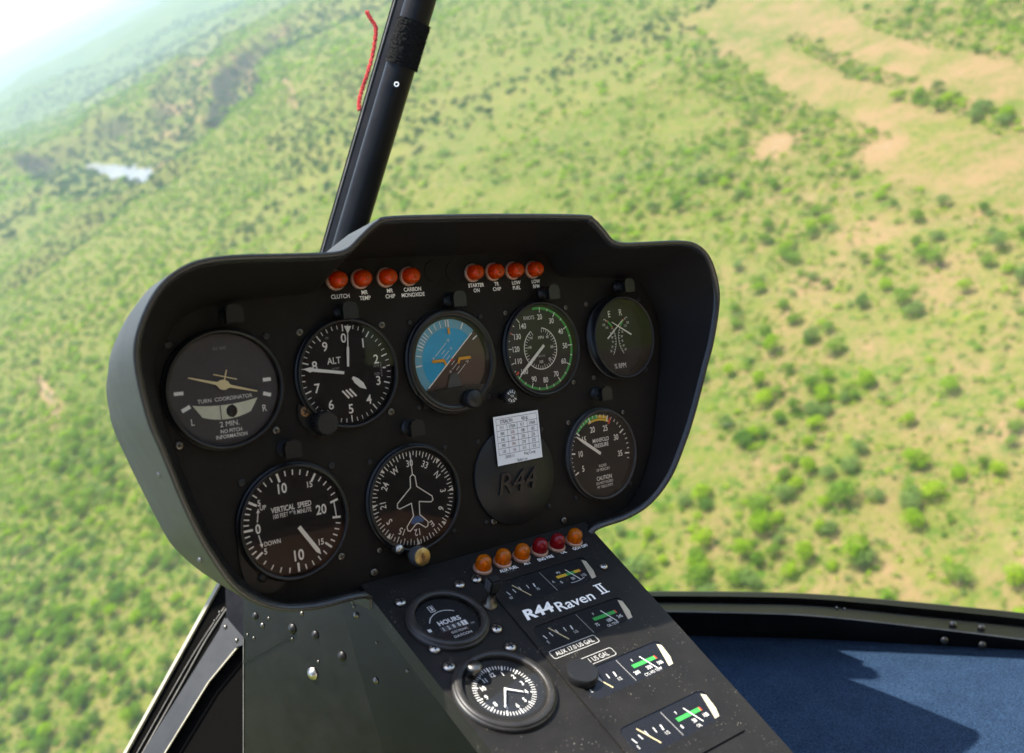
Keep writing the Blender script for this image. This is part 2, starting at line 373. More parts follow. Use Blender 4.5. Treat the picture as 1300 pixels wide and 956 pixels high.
m.text('100', -.0135, .0275, .0016, 'mark_dim', z=ZM)
needle(o, [(-.0011, .0035), (-.0012, .029), (-.002, .0300), (0, .0358), (.002, .0300), (.0012, .029), (.0011, .0035)], 'needle_white', rot=-79, name='hundreds_needle', z=.0026)
needle(o, [(-.0008, .005), (-.001, .0185), (-.0004, .0205), (-.0003, .030), (-.0028, .0352), (.0028, .0352), (.0003, .030), (.0004, .0205), (.001, .0185), (.0008, .005)], 'needle_white', rot=6, name='ten_thousands_needle', z=.002)
needle(o, [(-.001, .005), (-.0022, .009), (-.0022, .0145), (0, .0195), (.0022, .0145), (.0022, .009), (.001, .005)], 'needle_white', rot=134, name='thousands_needle', z=.0014)
finish(o, m)
kb = MB(); kb.lathe([(.0085, 0), (.0085, .009), (.0078, .0105)], 'black_plastic', n=28, smooth=True)
for i in range(22): kb.box((.0085*math.cos(i*2*PI/22), .0085*math.sin(i*2*PI/22), .005), (.0009, .0009, .009), 'black_plastic')
kb.disc(0, 0, .0078, 'black_plastic', .0105, n=28); kb.build('setting_knob', o, Tr(-.0258, -.0335, .004)); 
q = screw(o, -.0365, -.0235, .001, .0042, 'bronze')
b = MB(); b.prism([(-.0415, -.018), (-.0425, -.026), (-.040, -.033), (-.034, -.040), (-.024, -.044), (-.016, -.041), (-.02, -.03), (-.03, -.022)], 0, .0024, 'bezel'); b.build('corner_lug', o)

# vertical speed indicator
o = gauge('vertical_speed_indicator', -.2063, -.1094, 'vertical speed dial with 0 at its left and 20 at its right')
m = MB()
big = {270: 0, 302: 5, 346: 10, 33: 15, 76: 20, 97: 20, 133: 15, 180: 10, 236: 5}
def seg(a0, a1, n, w=.0009):
    for i in range(1, n): m.tick(0, 0, GF*.86, GF*.96, a0 + (a1-a0)*i/n, w, 'mark', ZM)
seg(270, 302, 5); seg(302, 346, 5); seg(346, 393, 5); seg(33, 76, 5); seg(97, 133, 5); seg(133, 180, 5); seg(180, 236, 5); seg(236, 270, 5)
for a in big: m.tick(0, 0, GF*.79, GF*.96, a, .0016, 'mark', ZM)
m.line(pol(GF*.87, 76), pol(GF*.87, 97), .0008, 'mark', ZM)
m.text('0', -.0262, .000, .0065, z=ZM, bold=.02)
for t_, x, y, h in (('5', -.0235, .0175, .004), ('10', -.0065, .0245, .0068), ('15', .0145, .0235, .0042), ('20', .0215, .004, .0068), ('15', .0185, -.019, .0042), ('10', .0005, -.0245, .0075), ('5', -.0225, -.0165, .004)):
    m.text(t_, x, y, h, z=ZM, bold=.02, sx=.85)
m.text('UP', -.0212, .0138, .0032, z=ZM, bold=.01).text('DOWN', -.0170, -.0115, .0031, z=ZM, bold=.01)
m.text('VERTICAL  SPEED', -.0005, .0103, .0038, z=ZM, bold=.02, sx=.72).text('100 FEET PER MINUTE', -.0005, .0058, .0031, z=ZM, bold=.01, sx=.68)
for sg in (1, -1):
    m.line((-.0262, sg*.0045), (-.0248, sg*.0115), .0007, 'mark', ZM); m.poly([(-.0262, sg*.0108), (-.0236, sg*.0108), (-.0246, sg*.0138)] if sg > 0 else [(-.0236, sg*.0108), (-.0262, sg*.0108), (-.0246, sg*.0138)], 'mark', ZM)
needle(o, [(-.0014, .0055), (-.0015, .029), (0, .0325), (.0015, .029), (.0014, .0055)], 'needle_white', rot=148)
needle(o, [(-.003, -.006), (-.0015, .0055), (.0015, .0055), (.003, -.006)], 'dial_black', rot=148, name='needle_hub', th=.0007)
b = MB(); b.disc(0, 0, .0045, 'dial_black', .0024, n=24); b.build('hub_cap', o)
finish(o, m)
b = MB(); b.prism(catmull([(-.040, -.008), (-.0415, -.020), (-.0385, -.035), (-.030, -.043), (-.020, -.0455), (-.010, -.0395), (-.02, -.03), (-.03, -.02)], 3, True), 0, .0018, 'bezel'); b.build('corner_lug', o)
screw(o, -.0272, -.0335, .0018, .003, 'black_plastic')

# directional gyro
o = gauge('heading_indicator', -.1081, -.1121, 'heading dial with a white aeroplane outline and compass letters', bez='bezel', dial='dial_black')
m = MB()
for k in range(72): m.tick(0, 0, GF*(.83 if k % 2 == 0 else .87), GF*.955, k*5+1, .0007, 'mark', ZM)
for v, t_ in ((0, 'N'), (30, '3'), (60, '6'), (90, 'E'), (120, '12'), (150, '15'), (180, 'S'), (210, '21'), (240, '24'), (270, 'W'), (300, '30'), (330, '33')):
    a = v - 301; x, y = pol(GF*.715, a); m.text(t_, x, y, .0052, z=ZM, rot=-R_(a), bold=.012, sx=.85)
for a in (45, 90, 135, 180, 225, 270, 315):
    x, y = pol(GF*.965, a); x1, y1 = pol(GF*.86, a); nx, ny = math.cos(R_(a))*.0017, -math.sin(R_(a))*.0017
    m.poly([(x+nx, y+ny), (x-nx, y-ny), (x1, y1)][::-1], 'mark', ZM+.0001)
finish(o, m)
pl = [(0, .0185), (.0022, .0165), (.0028, .0085), (.0155, -.0015), (.0160, -.0045), (.0140, -.0058), (.0035, -.0035), (.0028, -.0135), (.0095, -.0205), (.0090, -.0235), (.0070, -.0245), (.0012, -.0200)]
full = pl + [(-a, c) for a, c in pl[::-1][:-1]]
b = MB()
for i in range(len(full)):
    p_, q_ = full[i], full[(i+1) % len(full)]; b.line(p_, q_, .00085, 'needle_white', .0026); b.disc(p_[0], p_[1], .00043, 'needle_white', .0026, n=8)
b.line((0, .018), (0, .035), .0008, 'needle_white', .0027); b.poly([(-.0024, -.0142), (-.0058, -.0185), (-.0035, -.0200), (-.0015, -.0192), (0, -.0208), (.0018, -.019), (.0045, -.0198), (.0062, -.0185), (.0024, -.0142)], 'tail_blue', .0025)
b.build('aeroplane_outline', o)
b = MB(); Mk = Matrix.Translation((-.0085, -.0415, .002)) 
b.lathe([(.0042, 0), (.0042, .009)], 'steel', Mk, n=24).lathe([(.0072, .009), (.0074, .011), (.0074, .0165), (.0068, .018)], 'grey_plastic', Mk, n=28).lathe([(.0068, .018), (.0060, .0187), (0.0001, .0187)], 'brass', Mk, n=28)
b.box((-.0085, -.0415, .0212), (.0012, .006, .0008), 'bronze').box((-.0085, -.0415, .0212), (.003, .0012, .0008), 'bronze')
b.build('gyro_knob', o)
b = MB(); b.lathe([(.0038, 0), (.0038, .006), (.003, .008), (.0001, .0085)], 'steel', Matrix.Translation((-.0205, -.0345, .001)), n=18); b.build('locking_post', o)

# attitude indicator
o = gauge('attitude_indicator', -.0609, -.0101, 'artificial horizon, blue above brown, tilted steeply', dial='bezel', gr=.0425, gf=.0355)
m = MB(); ra = .0335
tilt = R_(41)
def clipdisc(r, mt, z, side, x0=0, y0=0, cut=None):
    pts = []
    n = 90
    ux, uy = math.cos(tilt), math.sin(tilt); nx, ny = -uy, ux
    for i in range(n):
        a = 2*PI*i/n; x, y = r*math.cos(a), r*math.sin(a); d = x*nx + y*ny - .0005
        if side*d < 0: x, y = x - nx*d, y - ny*d
        pts.append((x, max(y, cut) if cut else y))
    m.poly(pts, mt, z)
clipdisc(ra, 'ring_blue', ZM, 1, cut=-.0235); clipdisc(ra, 'earth_brown', ZM, -1, cut=-.0235)
clipdisc(.0265, 'sky_blue', ZM+.0002, 1, cut=-.0235); clipdisc(.0265, 'earth_brown', ZM+.0002, -1, cut=-.0235)
T2 = Matrix.Rotation(tilt, 4, 'Z'); zt = ZM+.0004
m.rect(0, .0005, .062, .0010, 'mark', zt, M=T2)
for s_, mt in ((1, 'mark'), (-1, 'mark')):
    for k, w in ((1, .0045), (2, .009), (3, .0045), (4, .015)):
        m.rect(0, s_*k*.0031 + .0005, w, .00042, mt, zt, M=T2)
    m.text('10', .0072, s_*2*.0031+.0005, .0020, z=zt, M=T2).text('10', -.0072, s_*2*.0031+.0005, .0020, z=zt, M=T2)
    m.text('20', .0102, s_*4*.0031+.0005, .0022, z=zt, M=T2).text('20', -.0102, s_*4*.0031+.0005, .0022, z=zt, M=T2)
for a in (0, 10, 20, 30, 60, 90, -10, -20, -30, -60):
    aa = a - 41 + 8; m.tick(0, 0, .0275, .033, aa, .0011 if a % 30 == 0 else .0006, 'mark', zt)
for aa in (-48, -58, -68, -78): m.tick(0, 0, .0275, .0325, aa, .0007, 'mark', zt)
m.rect(0, -.0295, .060, .012, 'bezel', zt+.0001)
m.build('horizon_card', o)
b = MB(); b.rect(0, .0240, .0022, .0052, 'orange_mark', .0026); b.rect(0, .0300, .0013, .0060, 'mark', .0026)
for s_ in (1, -1):
    pts = [(s_*.0175, .0008), (s_*.0075, .0008), (s_*.0058, -.0030)]
    b.line(pts[0], pts[1], .0024, 'orange_mark', .0026); b.line(pts[1], pts[2], .0022, 'orange_mark', .0026)
    b.disc(s_*.0175, .0008, .0012, 'orange_mark', .0026, 12); b.disc(s_*.0077, .0008, .0012, 'orange_mark', .0027, 12)
b.disc(0, .0004, .0011, 'red_mark', .0027, 12); b.build('aeroplane_symbol', o)
b = MB(); b.poly([(-.0075, -.0235), (.0085, -.0235), (.0042, -.0105), (-.0030, -.0105)], 'grey_plastic', .0024); b.build('symbol_pedestal', o)
b = MB(); b.lathe([(.0078, 0), (.0078, .009), (.0065, .0105), (.0001, .0105)], 'black_plastic', n=30); b.build('setting_knob', o, Tr(.0125, -.0325, .002))
b = MB(); b.prism(catmull([(-.031, -.0225), (.031, -.0225), (.030, -.030), (.018, -.0395), (0, -.0425), (-.018, -.0395), (-.030, -.030)], 3, True)[::-1], .001, .0052, 'bezel'); b.build('lower_bezel_plate', o)
finish(o, deep=.0065, gf=.0353)

# pull to cage knob
b = MB(); b.lathe([(.0032, 0), (.0032, .008), (.0055, .0085), (.0062, .0100), (.0062, .0145), (.0056, .0155), (.0001, .0155)], 'black_plastic', n=30)
o2 = b.build('caging_knob', panel, Tr(*PX(636, 503)[:2], -.004)); tag(o2, 'small round caging knob lettered PULL TO CAGE')
b = MB()
for word, a0, st in (('PULL', -52, 34), ('CAGE', 230, -34)):
    for i, ch in enumerate(word):
        a = a0 + st*i if st > 0 else a0 + st*i
        x, y = pol(.0040, a); b.text(ch, x, y, .0022, z=.0157, rot=-R_(a) + (PI if st < 0 else 0), bold=.01)
b.text('TO', 0, 0, .0019, z=.0157); b.build('lettering', o2)

# airspeed indicator
o = gauge('airspeed_indicator', .0324, -.0092, 'airspeed dial marked KNOTS with a green arc', dial='dial_olive')
m = MB(); tab = [(20, 5), (30, 33), (40, 62), (50, 90), (60, 119), (70, 149), (80, 176), (90, 203), (100, 229), (110, 252), (120, 274), (130, 297), (140, 320)]
m.arc(0, 0, GF*.90, GF*.955, -8, 233, 'green_arc', ZM-.0001)
for i, (v, a) in enumerate(tab):
    m.tick(0, 0, GF*.83, GF*.95, a, .0008, 'mark', ZM); x, y = pol(GF*.73 if v < 100 else GF*.72, a); m.text(str(v), x, y, .0047, z=ZM, bold=.012, sx=.82)
    if i: m.tick(0, 0, GF*.89, GF*.95, (a + tab[i-1][1])/2, .0007, 'mark', ZM)
m.text('KNOTS', -.0095, .0275, .0032, z=ZM, sx=.78).text('MPH', .0015, .0095, .0028, z=ZM, sx=.8).text('100', -.001, -.0115, .0026, z=ZM).text('80', .0090, -.0100, .0026, z=ZM)
m.text('60', .0125, .0005, .0026, z=ZM).text('40', .0085, .0095, .0026, z=ZM).text('120', -.0095, -.0085, .0024, z=ZM).text('140', -.0120, .0020, .0024, z=ZM).text('160', -.0095, .0100, .0022, z=ZM).text('AIRSPEED', 0, -.0065, .0018, 'mark_dim', z=ZM)
m.arc(0, 0, GF*.465, GF*.485, 10, 330, 'mark', ZM)
for k in range(37): m.tick(0, 0, GF*(.40 if k % 3 else .37), GF*.47, 10 + k*320/36, .0004, 'mark', ZM)
m.tick(0, 0, GF*.84, GF*.99, 236, .0018, 'red_mark', ZM+.0001); m.tick(0, 0, GF*.86, GF*.97, 297, .0012, 'red_mark', ZM)
needle(o, [(-.0012, -.004), (-.0013, .022), (-.0006, .0325), (.0006, .0325), (.0013, .022), (.0012, -.004)], 'needle_white', rot=231)
finish(o, m)

# dual tachometer
o = gauge('dual_tachometer', .1240, -.0078, 'dark dual needle dial lettered E and R over RPM', deep=.0125, gr=.0385, gf=.0352)
m = MB()
m.text('E', -.0072, .0225, .0060, z=ZM, sx=.8).text('R', .0072, .0232, .0060, z=ZM, sx=.8).text('% RPM', .0005, -.0262, .0046, z=ZM, sx=.8)
for s_ in (-1, 1):
    cx = s_*.0255
    def P2(t_, r=.0238, cx=cx, s_=s_): a = R_(62 - 100*t_); return (cx - s_*r*math.cos(a)*1.0, -.0015 + r*math.sin(a)*.95)
    for i in range(30):
        p_, q_ = P2(i/30), P2((i+1)/30)
        c = 'red_mark' if i in (3, 9) else 'green_arc' if 4 <= i <= 8 else 'mark'
        m.line(p_, q_, .0016 if c != 'mark' else .0004, c, ZM + (.0001 if c != 'mark' else 0))
        if c == 'mark' and i % 2 == 0: a_, b_ = P2(i/30, .0238), P2(i/30, .0222); m.line(a_, b_, .0004, 'mark', ZM)
    for t_, v in ((.06, '120'), (.20, '110'), (.42, '90'), (.55, '80'), (.68, '70'), (.82, '60'), (.95, '50')):
        a_ = P2(t_, .0195 if t_ > .3 else .0185); m.text(v, a_[0] , a_[1], .0021, 'mark', z=ZM, sx=.8)
finish(o, m, deep=.0125, gf=.0352)
needle(o, [(-.0006, -.014), (-.0003, .0125), (.0003, .0125), (.0006, -.014)], 'needle_white', rot=53, z=.002, name='engine_needle').location = (-.0020, .0085, 0)
needle(o, [(-.0006, -.014), (-.0003, .0125), (.0003, .0125), (.0006, -.014)], 'needle_white', rot=-60, z=.003, name='rotor_needle').location = (.0040, .0085, 0)

# manifold pressure
o = gauge('manifold_pressure_gauge', .0885, -.1108, 'manifold pressure dial with green and yellow arc at its top', bez='bezel_dusty')
m = MB()
def ang(v): return 247 + (v-5)*(32.3 if v <= 20 else 32.3)/5 if v <= 20 else 344 + (v-20)*37.8/5
m.arc(0, 0, GF*.86, GF*.945, ang(15), 362, 'green_arc', ZM-.0001); m.arc(0, 0, GF*.80, GF*.85, ang(19.3), 386, 'yellow_arc', ZM-.0001); m.arc(0, 0, GF*.86, GF*.93, 362, 382, 'yellow_arc', ZM-.0001)
m.tick(0, 0, GF*.76, GF*.92, 27.5, .0022, 'red_mark', ZM+.0001)
for v in range(5, 37):
    a = ang(v)
    if v % 5 == 0:
        m.tick(0, 0, GF*.80, GF*.95, a, .0013, 'mark', ZM); x, y = pol(GF*.64, a); m.text(str(v), x, y, .0052, z=ZM, bold=.015, sx=.8)
    else: m.tick(0, 0, GF*.88, GF*.95, a, .0007, 'mark', ZM)
m.text('MANIFOLD', .0020, .0128, .0036, z=ZM, bold=.015, sx=.78).text('PRESSURE', .0022, .0080, .0036, z=ZM, bold=.015, sx=.78)
m.text('INCHES', .0012, -.0105, .0025, z=ZM, sx=.75).text('OF MERCURY', .0012, -.0140, .0025, z=ZM, sx=.75)
m.text('CAUTION', .0015, -.0215, .0036, z=ZM, bold=.015, sx=.8).text('DO NOT EXCEED', .0015, -.0258, .0024, z=ZM, sx=.75).text('MP TABLE LIMITS', .0015, -.0293, .0024, z=ZM, sx=.75)
needle(o, [(-.0013, .001), (-.0014, .024), (-.0004, .0335), (.0004, .0335), (.0014, .024), (.0013, .001)], 'needle_white', rot=306)
needle(o, [(-.0013, .001), (-.0025, -.012), (.0025, -.012), (.0013, .001)], 'dial_black', rot=306, name='needle_tail')
finish(o, m)

# turn coordinator
o = gauge('turn_coordinator', -.2452, -.0105, 'turn coordinator with a cream tilted aeroplane and a level tube', dial='dial_glare_grey')
m = MB()
for a, r_ in ((268, 0), (92, 0)): pass
m.rect(-.0305, .0005, .0062, .0024, 'mark', ZM, R_(-1)).rect(-.0268, -.0102, .0062, .0026, 'mark', ZM, R_(24)).rect(.0305, .0030, .0058, .0026, 'mark', ZM, R_(0)).rect(.0295, -.0072, .0058, .0026, 'mark', ZM, R_(-18))
m.text('L', -.0235, -.0195, .0045, z=ZM).text('R', .0265, -.0165, .0048, z=ZM)
m.text('TURN  COORDINATOR', .0000, -.0065, .0026, z=ZM, sx=.95).text('2 MIN.', .0012, -.0237, .0036, z=ZM, sx=.95).text('NO PITCH', .0018, -.0286, .0025, z=ZM, sx=.9, bold=.01).text('INFORMATION', .0018, -.0322, .0025, z=ZM, sx=.9, bold=.01).text('D.C. ELEC.', 0, .028, .0018, 'mark_dim', z=ZM)
tb = []
for i in range(17):
    t_ = -1 + 2*i/16; tb.append((t_*.0225, -.0108 + .0022*t_*t_))
lo = [(x*.74, y-.0088 - .001*(1-(x/.0225)**2)) for x, y in tb]
m.poly((lo + tb[::-1]), 'tube_fluid', ZM+.0001)
for x in (-.0042, .0042): m.rect(x, -.0155, .0006, .0094, 'dial_black', ZM+.0003)
finish(o, m)
b = MB(); Mb = Matrix.Translation((.0035, -.0155, .0010)) @ Matrix.Diagonal((1, 1.12, .35, 1))
b.lathe([(.0038*math.cos(a*PI/16), .0038*math.sin(a*PI/16)) for a in range(0, 8)] + [(.00001, .0038)], 'black_plastic', Mb, n=24); b.build('slip_ball', o)
tl = -R_(17.5)
w = [(.0001, .0032), (.0026, .0026), (.0040, .0012), (.0050, .0007), (.0240, .0002), (.0240, -.0006), (.0050, -.0013), (.0036, -.0020), (.002, -.0034), (.0001, -.0038)]
pp = w + [(-a, c) for a, c in w[::-1]]
Mn = Matrix.Translation((-.0008, .0032, .0024)) @ Matrix.Rotation(tl, 4, 'Z')
b = MB(); b.prism(pp[::-1], 0, .0007, 'cream', Mn); b.rect(0, .0063, .0009, .0075, 'cream', .0004, M=Mn).rect(0, .0052, .0165, .0007, 'cream', .0006, M=Mn); b.build('miniature_aeroplane', o)

# blank cover with raised lettering
cv = MB(); cv.lathe([(.0415, 0), (.0415, .0016), (.0408, .0024), (.0001, .0024)], 'black_plastic', n=72)
o = cv.build('blank_cover', panel, Tr(-.0094, -.1122, -.004)); tag(o, 'round blank cover embossed R44')
b = MB(); b.text('R44', -.0015, -.0045, .0175, 'embossed', z=.0024+.0008, sx=1.02, bold=.0, shear=.25, ext=.05); b.build('embossed_lettering', o)

# lettering and lamps of the top row
def warn_lamp(parent, x, y, z, mt, label, s=1.):
    base = MB(); base.lathe([(.0078, 0), (.0078, .0016), (.0070, .0022), (.0062, .0022)], 'lamp_rim', n=28)
    o = base.build('warning_lamp', parent, Tr(x, y, z, 0, s)); tag(o, label)
    l_ = MB(); pr = [(.0064, .0014), (.0064, .0070), (.0060, .0092), (.0048, .0112), (.0030, .0123), (.0001, .0127)]
    l_.lathe(pr, mt, n=28)
    for k in range(10): l_.box((.0060*math.cos(k*PI/5), .0060*math.sin(k*PI/5), .0040), (.0011, .0011, .0050), mt, bev=.0003)
    l_.build('lens', o)
    bb = MB(); bb.lathe([(.0020, .0015), (.0023, .0050), (.0018, .0068), (.0001, .0074)], 'needle_white', n=12).disc(0, 0, .0062, 'needle_white', .0015, n=24); bb.build('bulb_and_white_disc', o)  # white disc below the bulb is added to brighten the lens
top = [(-.1513, 'CLUTCH', None), (-.1311, 'MR', 'TEMP'), (-.1093, 'MR', 'CHIP'), (-.0889, 'CARBON', 'MONOXIDE'), (-.0280, 'STARTER', 'ON'), (-.0071, 'TR', 'CHIP'), (.0137, 'LOW', 'FUEL'), (.0352, 'LOW', 'RPM')]
m = MB()
for x, a, c in top:
    warn_lamp(panel, x - .0028, .0595, -.004, 'amber_lens', 'amber warning lamp above the lettering ' + a + (' ' + c if c else ''))
    m = MB()
    if c: m.text(a, x, .0493, .0031, 'mark', z=-.0037, sx=.88, bold=.012).text(c, x, .0450, .0031, 'mark', z=-.0037, sx=.88, bold=.012)
    else: m.text(a, x, .0474, .0031, 'mark', z=-.0037, sx=.88, bold=.012)
    m.build('lamp_caption', panel)
for x, y in ((-.068, .0622), (-.0477, .0613)):
    b = MB(); b.lathe([(.0086, 0), (.0084, .0006)], 'bezel', n=30).disc(0, 0, .0084, 'panel_black', .0006, n=30); b.build('hole_plug', panel, Tr(x, y, -.004))
# shielded post lights
for x, y in [(-.2376, .0397), (-.2069, -.0573), (-.1521, .0360), (-.0557, .0385), (.0420, .0385), (.1325, .0394), (-.1064, -.0573), (.0905, -.0557)]:
    b = MB(); b.lathe([(.0062, 0), (.0062, .002), (.0045, .0022), (.0045, .0125)], 'black_plastic', n=24)
    for k in range(3): b.lathe([(.0045, .0045+k*.003), (.0052, .005+k*.003), (.0052, .006+k*.003), (.0045, .0065+k*.003)], 'black_plastic', n=24)
    cap = [(-.0060, -.0062), (.0060, -.0062), (.0060, .0020), (.0045, .0052), (0, .0064), (-.0045, .0052), (-.0060, .0020)]
    b.prism(cap, .0110, .0160, 'bezel'); b.build('post_light', panel, Tr(x, y, -.004))
# screws of the dials and the panel
gs = {(-.2452, -.0105): 0, (-.1528, -.0101): 0, (-.0609, -.0101): 0, (.0324, -.0092): 0, (.1240, -.0078): 0, (-.2063, -.1094): 0, (-.1081, -.1121): 0, (.0885, -.1108): 0, (-.0094, -.1122): 0}
for gx, gy in gs:
    for sx, sy in ((1, 1), (-1, 1), (1, -1), (-1, -1)):
        if (gx, gy, sx, sy) in ((-.1528, -.0101, -1, -1), (-.2063, -.1094, -1, -1)): continue
        screw(panel, gx + sx*.0335, gy + sy*.0335, -.0039, .0021 if gx > -.13 else .0027, 'dark_steel' if random.random() < .45 else 'black_plastic', hgt=.4)
for px, py in ((475, 727), (627, 662), (716, 661)): p_ = PX(px, py); screw(panel, p_.x, p_.y, -.0039, .0032, 'dark_steel', hgt=.6)

# compass correction card taped on the cover
pts = [PX(*q, -.0008) for q in ((623.5, 530), (680, 520.5), (686.5, 580), (632, 591.5))]
ce = sum(pts, Vector()) / 4; wx = (pts[1]-pts[0]).length; hy = (pts[0]-pts[3]).length
card = empty('correction_card', PM @ Tr(ce.x, ce.y, .0012, R_(-.3)), 'small white printed card lettered STEALTH stuck on the panel', 'card')
b = MB(); b.box((0, 0, 0), (wx, hy, .0004), 'paper'); b.build('paper_sheet', card)
m = MB(); z = .00035; rh = hy/8.2; y0 = hy/2 - .0012; xs = [-wx/2+.0022 + (wx-.0044)*k/4 for k in range(5)]
ys = [y0 - .001 - rh*k for k in range(8)]
for y in ys[:7]: m.line((xs[0], y), (xs[4], y), .0003, 'ink', z)
for k in range(5): m.line((xs[k], ys[0] if k in (0, 4) else ys[1]), (xs[k], ys[6] if k in (0, 4) else ys[6]), .00025, 'ink', z)
m.text('STEALTH', xs[0]+.0105, ys[0]-rh/2, .0028, 'ink', z=z, sx=.8, bold=.02).text('RD-JL', xs[3]-.002, ys[0]-rh/2, .0026, 'ink', z=z, sx=.8, bold=.02)
rows = [('FLY', 'STEER', 'FLY', 'STEER'), ('000', '000', '180', '182'), ('045', '045', '225', '226'), ('090', '090', '270', '272'), ('135', '136', '315', '315')]
for i, r in enumerate(rows):
    for k, t_ in enumerate(r): m.text(t_, (xs[k]+xs[k+1])/2, ys[i+1]-rh/2, .0025 if k % 2 == 0 or i else .0024, 'ink_red' if (k == 1 and i) else 'ink', z=z+.0001, sx=.75)
m.text('20/03/13', (xs[0]+xs[2])/2, ys[6]-rh/2+.0002, .0025, 'ink', z=z, sx=.75).text('Ring Comp.', (xs[2]+xs[4])/2, ys[6]-rh/2+.0002, .0025, 'ink', z=z, sx=.75)
m.text("Radio's on", .002, ys[7]-rh/2+.0006, .0024, 'ink', z=z, sx=.75)
m.build('printed_table', card)

# ================================================================== CENTRE CONSOLE
console = empty('centre_console', CM, 'sloping black console below the instrument panel with small gauges and lamps', 'console')
y_ = lambda v: -v                      # v is the distance down the slope
b = MB()
xl0, xl1, xr0, xr1 = -.1618, -.1583, .0590, .0130
V1 = .30
topf = [(xl0, 0), (xl1-.001, -V1), (xr1, -V1), (xr0, 0)]
b.prism(topf, -.012, 0, 'console_black'); 
b.build('console_top', console)
b = MB(); b.prism([(-.10, -.02), (-.10, -V1+.002), (xr1-.002, -V1+.002), (xr0-.002, -.001), (-.06, -.001)], -.20, -.0125, 'side_black'); b.build('console_body', console)
# raised centre plate with window cut-outs (built round the openings)
def cq(pts): return [CX(*p_) for p_ in pts]
pl0, pl1, pr0, pr1 = -.0745, -.0830, .0275, -.004
def sh_(v): return -.0003 - .075*(v-.04)      # the plate drifts left going down
win = [(.054, .0138, -.0690, .0200), (.1045, .0125, -.0725, .0140), (.1548, .0125, -.0745, .0075), (.205, .0125, -.078, .001)]
b = MB(); zp = .0012
def rr(x0, x1, yc, hh, r, n=5):
    out = []
    for cx, cy, a0 in ((x1-r, yc+hh-r, 0), (x0+r, yc+hh-r, 90), (x0+r, yc-hh+r, 180), (x1-r, yc-hh+r, 270)):
        for i in range(n+1): a = R_(a0 + 90*i/n); out.append((cx + r*math.cos(a), cy + r*math.sin(a)))
    return out
def frame_with_hole(B, x0a, x0b, x1a, x1b, ya, yb, hole, mt, z):       # band from ya (upper) to yb (lower) round a hole
    n = len(hole); hx = [h[0] for h in hole]; hy_ = [h[1] for h in hole]; cx, cy = sum(hx)/n, sum(hy_)/n
    out = []
    for x, y in hole:                     # project each hole vertex to the outer quad
        dx, dy = x-cx, y-cy; ts = []
        if dy > 1e-9: ts.append((ya-cy)/dy)
        if dy < -1e-9: ts.append((yb-cy)/dy)
        f = (ya-cy)/(ya-yb)
        s1, s0 = (x1b-x1a)/(yb-ya), (x0b-x0a)/(yb-ya)
        if dx > 1e-9 and dx-s1*dy > 0: ts.append((x1a+s1*(cy-ya)-cx)/(dx-s1*dy))
        if dx < -1e-9 and dx-s0*dy < 0: ts.append((x0a+s0*(cy-ya)-cx)/(dx-s0*dy))
        t_ = min(ts); out.append((cx+dx*t_, cy+dy*t_))
    crn = [(x1a, ya), (x0a, ya), (x0b, yb), (x1b, yb)]
    for c in crn:                         # snap nearest projected vertex to each corner
        k = min(range(n), key=lambda i: (out[i][0]-c[0])**2 + (out[i][1]-c[1])**2); out[k] = c
    vs = [(x, y, z) for x, y in hole] + [(x, y, z) for x, y in out]
    B.add(vs, [(i, n+i, n+(i+1) % n, (i+1) % n) for i in range(n)], mt)
bounds = [.0325, .0800, .1300, .1800, .232]
for k, (vc, hh, x0, x1) in enumerate(win):
    ya, yb = -bounds[k], -bounds[k+1]; e0, f0 = [-.0745 - .06*(q-.03) for q in bounds[k:k+2]]; e1, f1 = [.0290 - .13*(q-.03) for q in bounds[k:k+2]]
    h_ = rr(x0, x1, -vc, hh, .006)
    h_ = [(x + .22*(-(y+vc)) * -1 if x > (x0+x1)/2 else x, y) for x, y in h_]
    frame_with_hole(b, e0, f0, e1, f1, ya, yb, h_, 'console_black', zp)
    # plate edge
    b.add([(e0, ya, zp), (f0, yb, zp), (f0, yb, 0), (e0, ya, 0)], [(0, 1, 2, 3)], 'console_black'); b.add([(e1, ya, zp), (f1, yb, zp), (f1, yb, 0), (e1, ya, 0)], [(3, 2, 1, 0)], 'console_black')
b.add([(-.0747, -bounds[0], zp), (.0264, -bounds[0], zp), (.0264, -bounds[0], 0), (-.0747, -bounds[0], 0)], [(0, 3, 2, 1)], 'console_black')
plate = b.build('cluster_plate', console)
names = [('oil pressure and amperes gauge window, topmost on the console', 'A', 'PSI', ('0', '50', '115')), ('oil temperature and fuel gauge window above the AUX lettering', '', 'F', ('75', '180', '245')), ('cylinder head temperature gauge window below the 1 US GAL lettering', '', 'F', ('200', '350', '500')), ('lowest gauge window on the console', '', 'F', ('0', '50', '100'))]
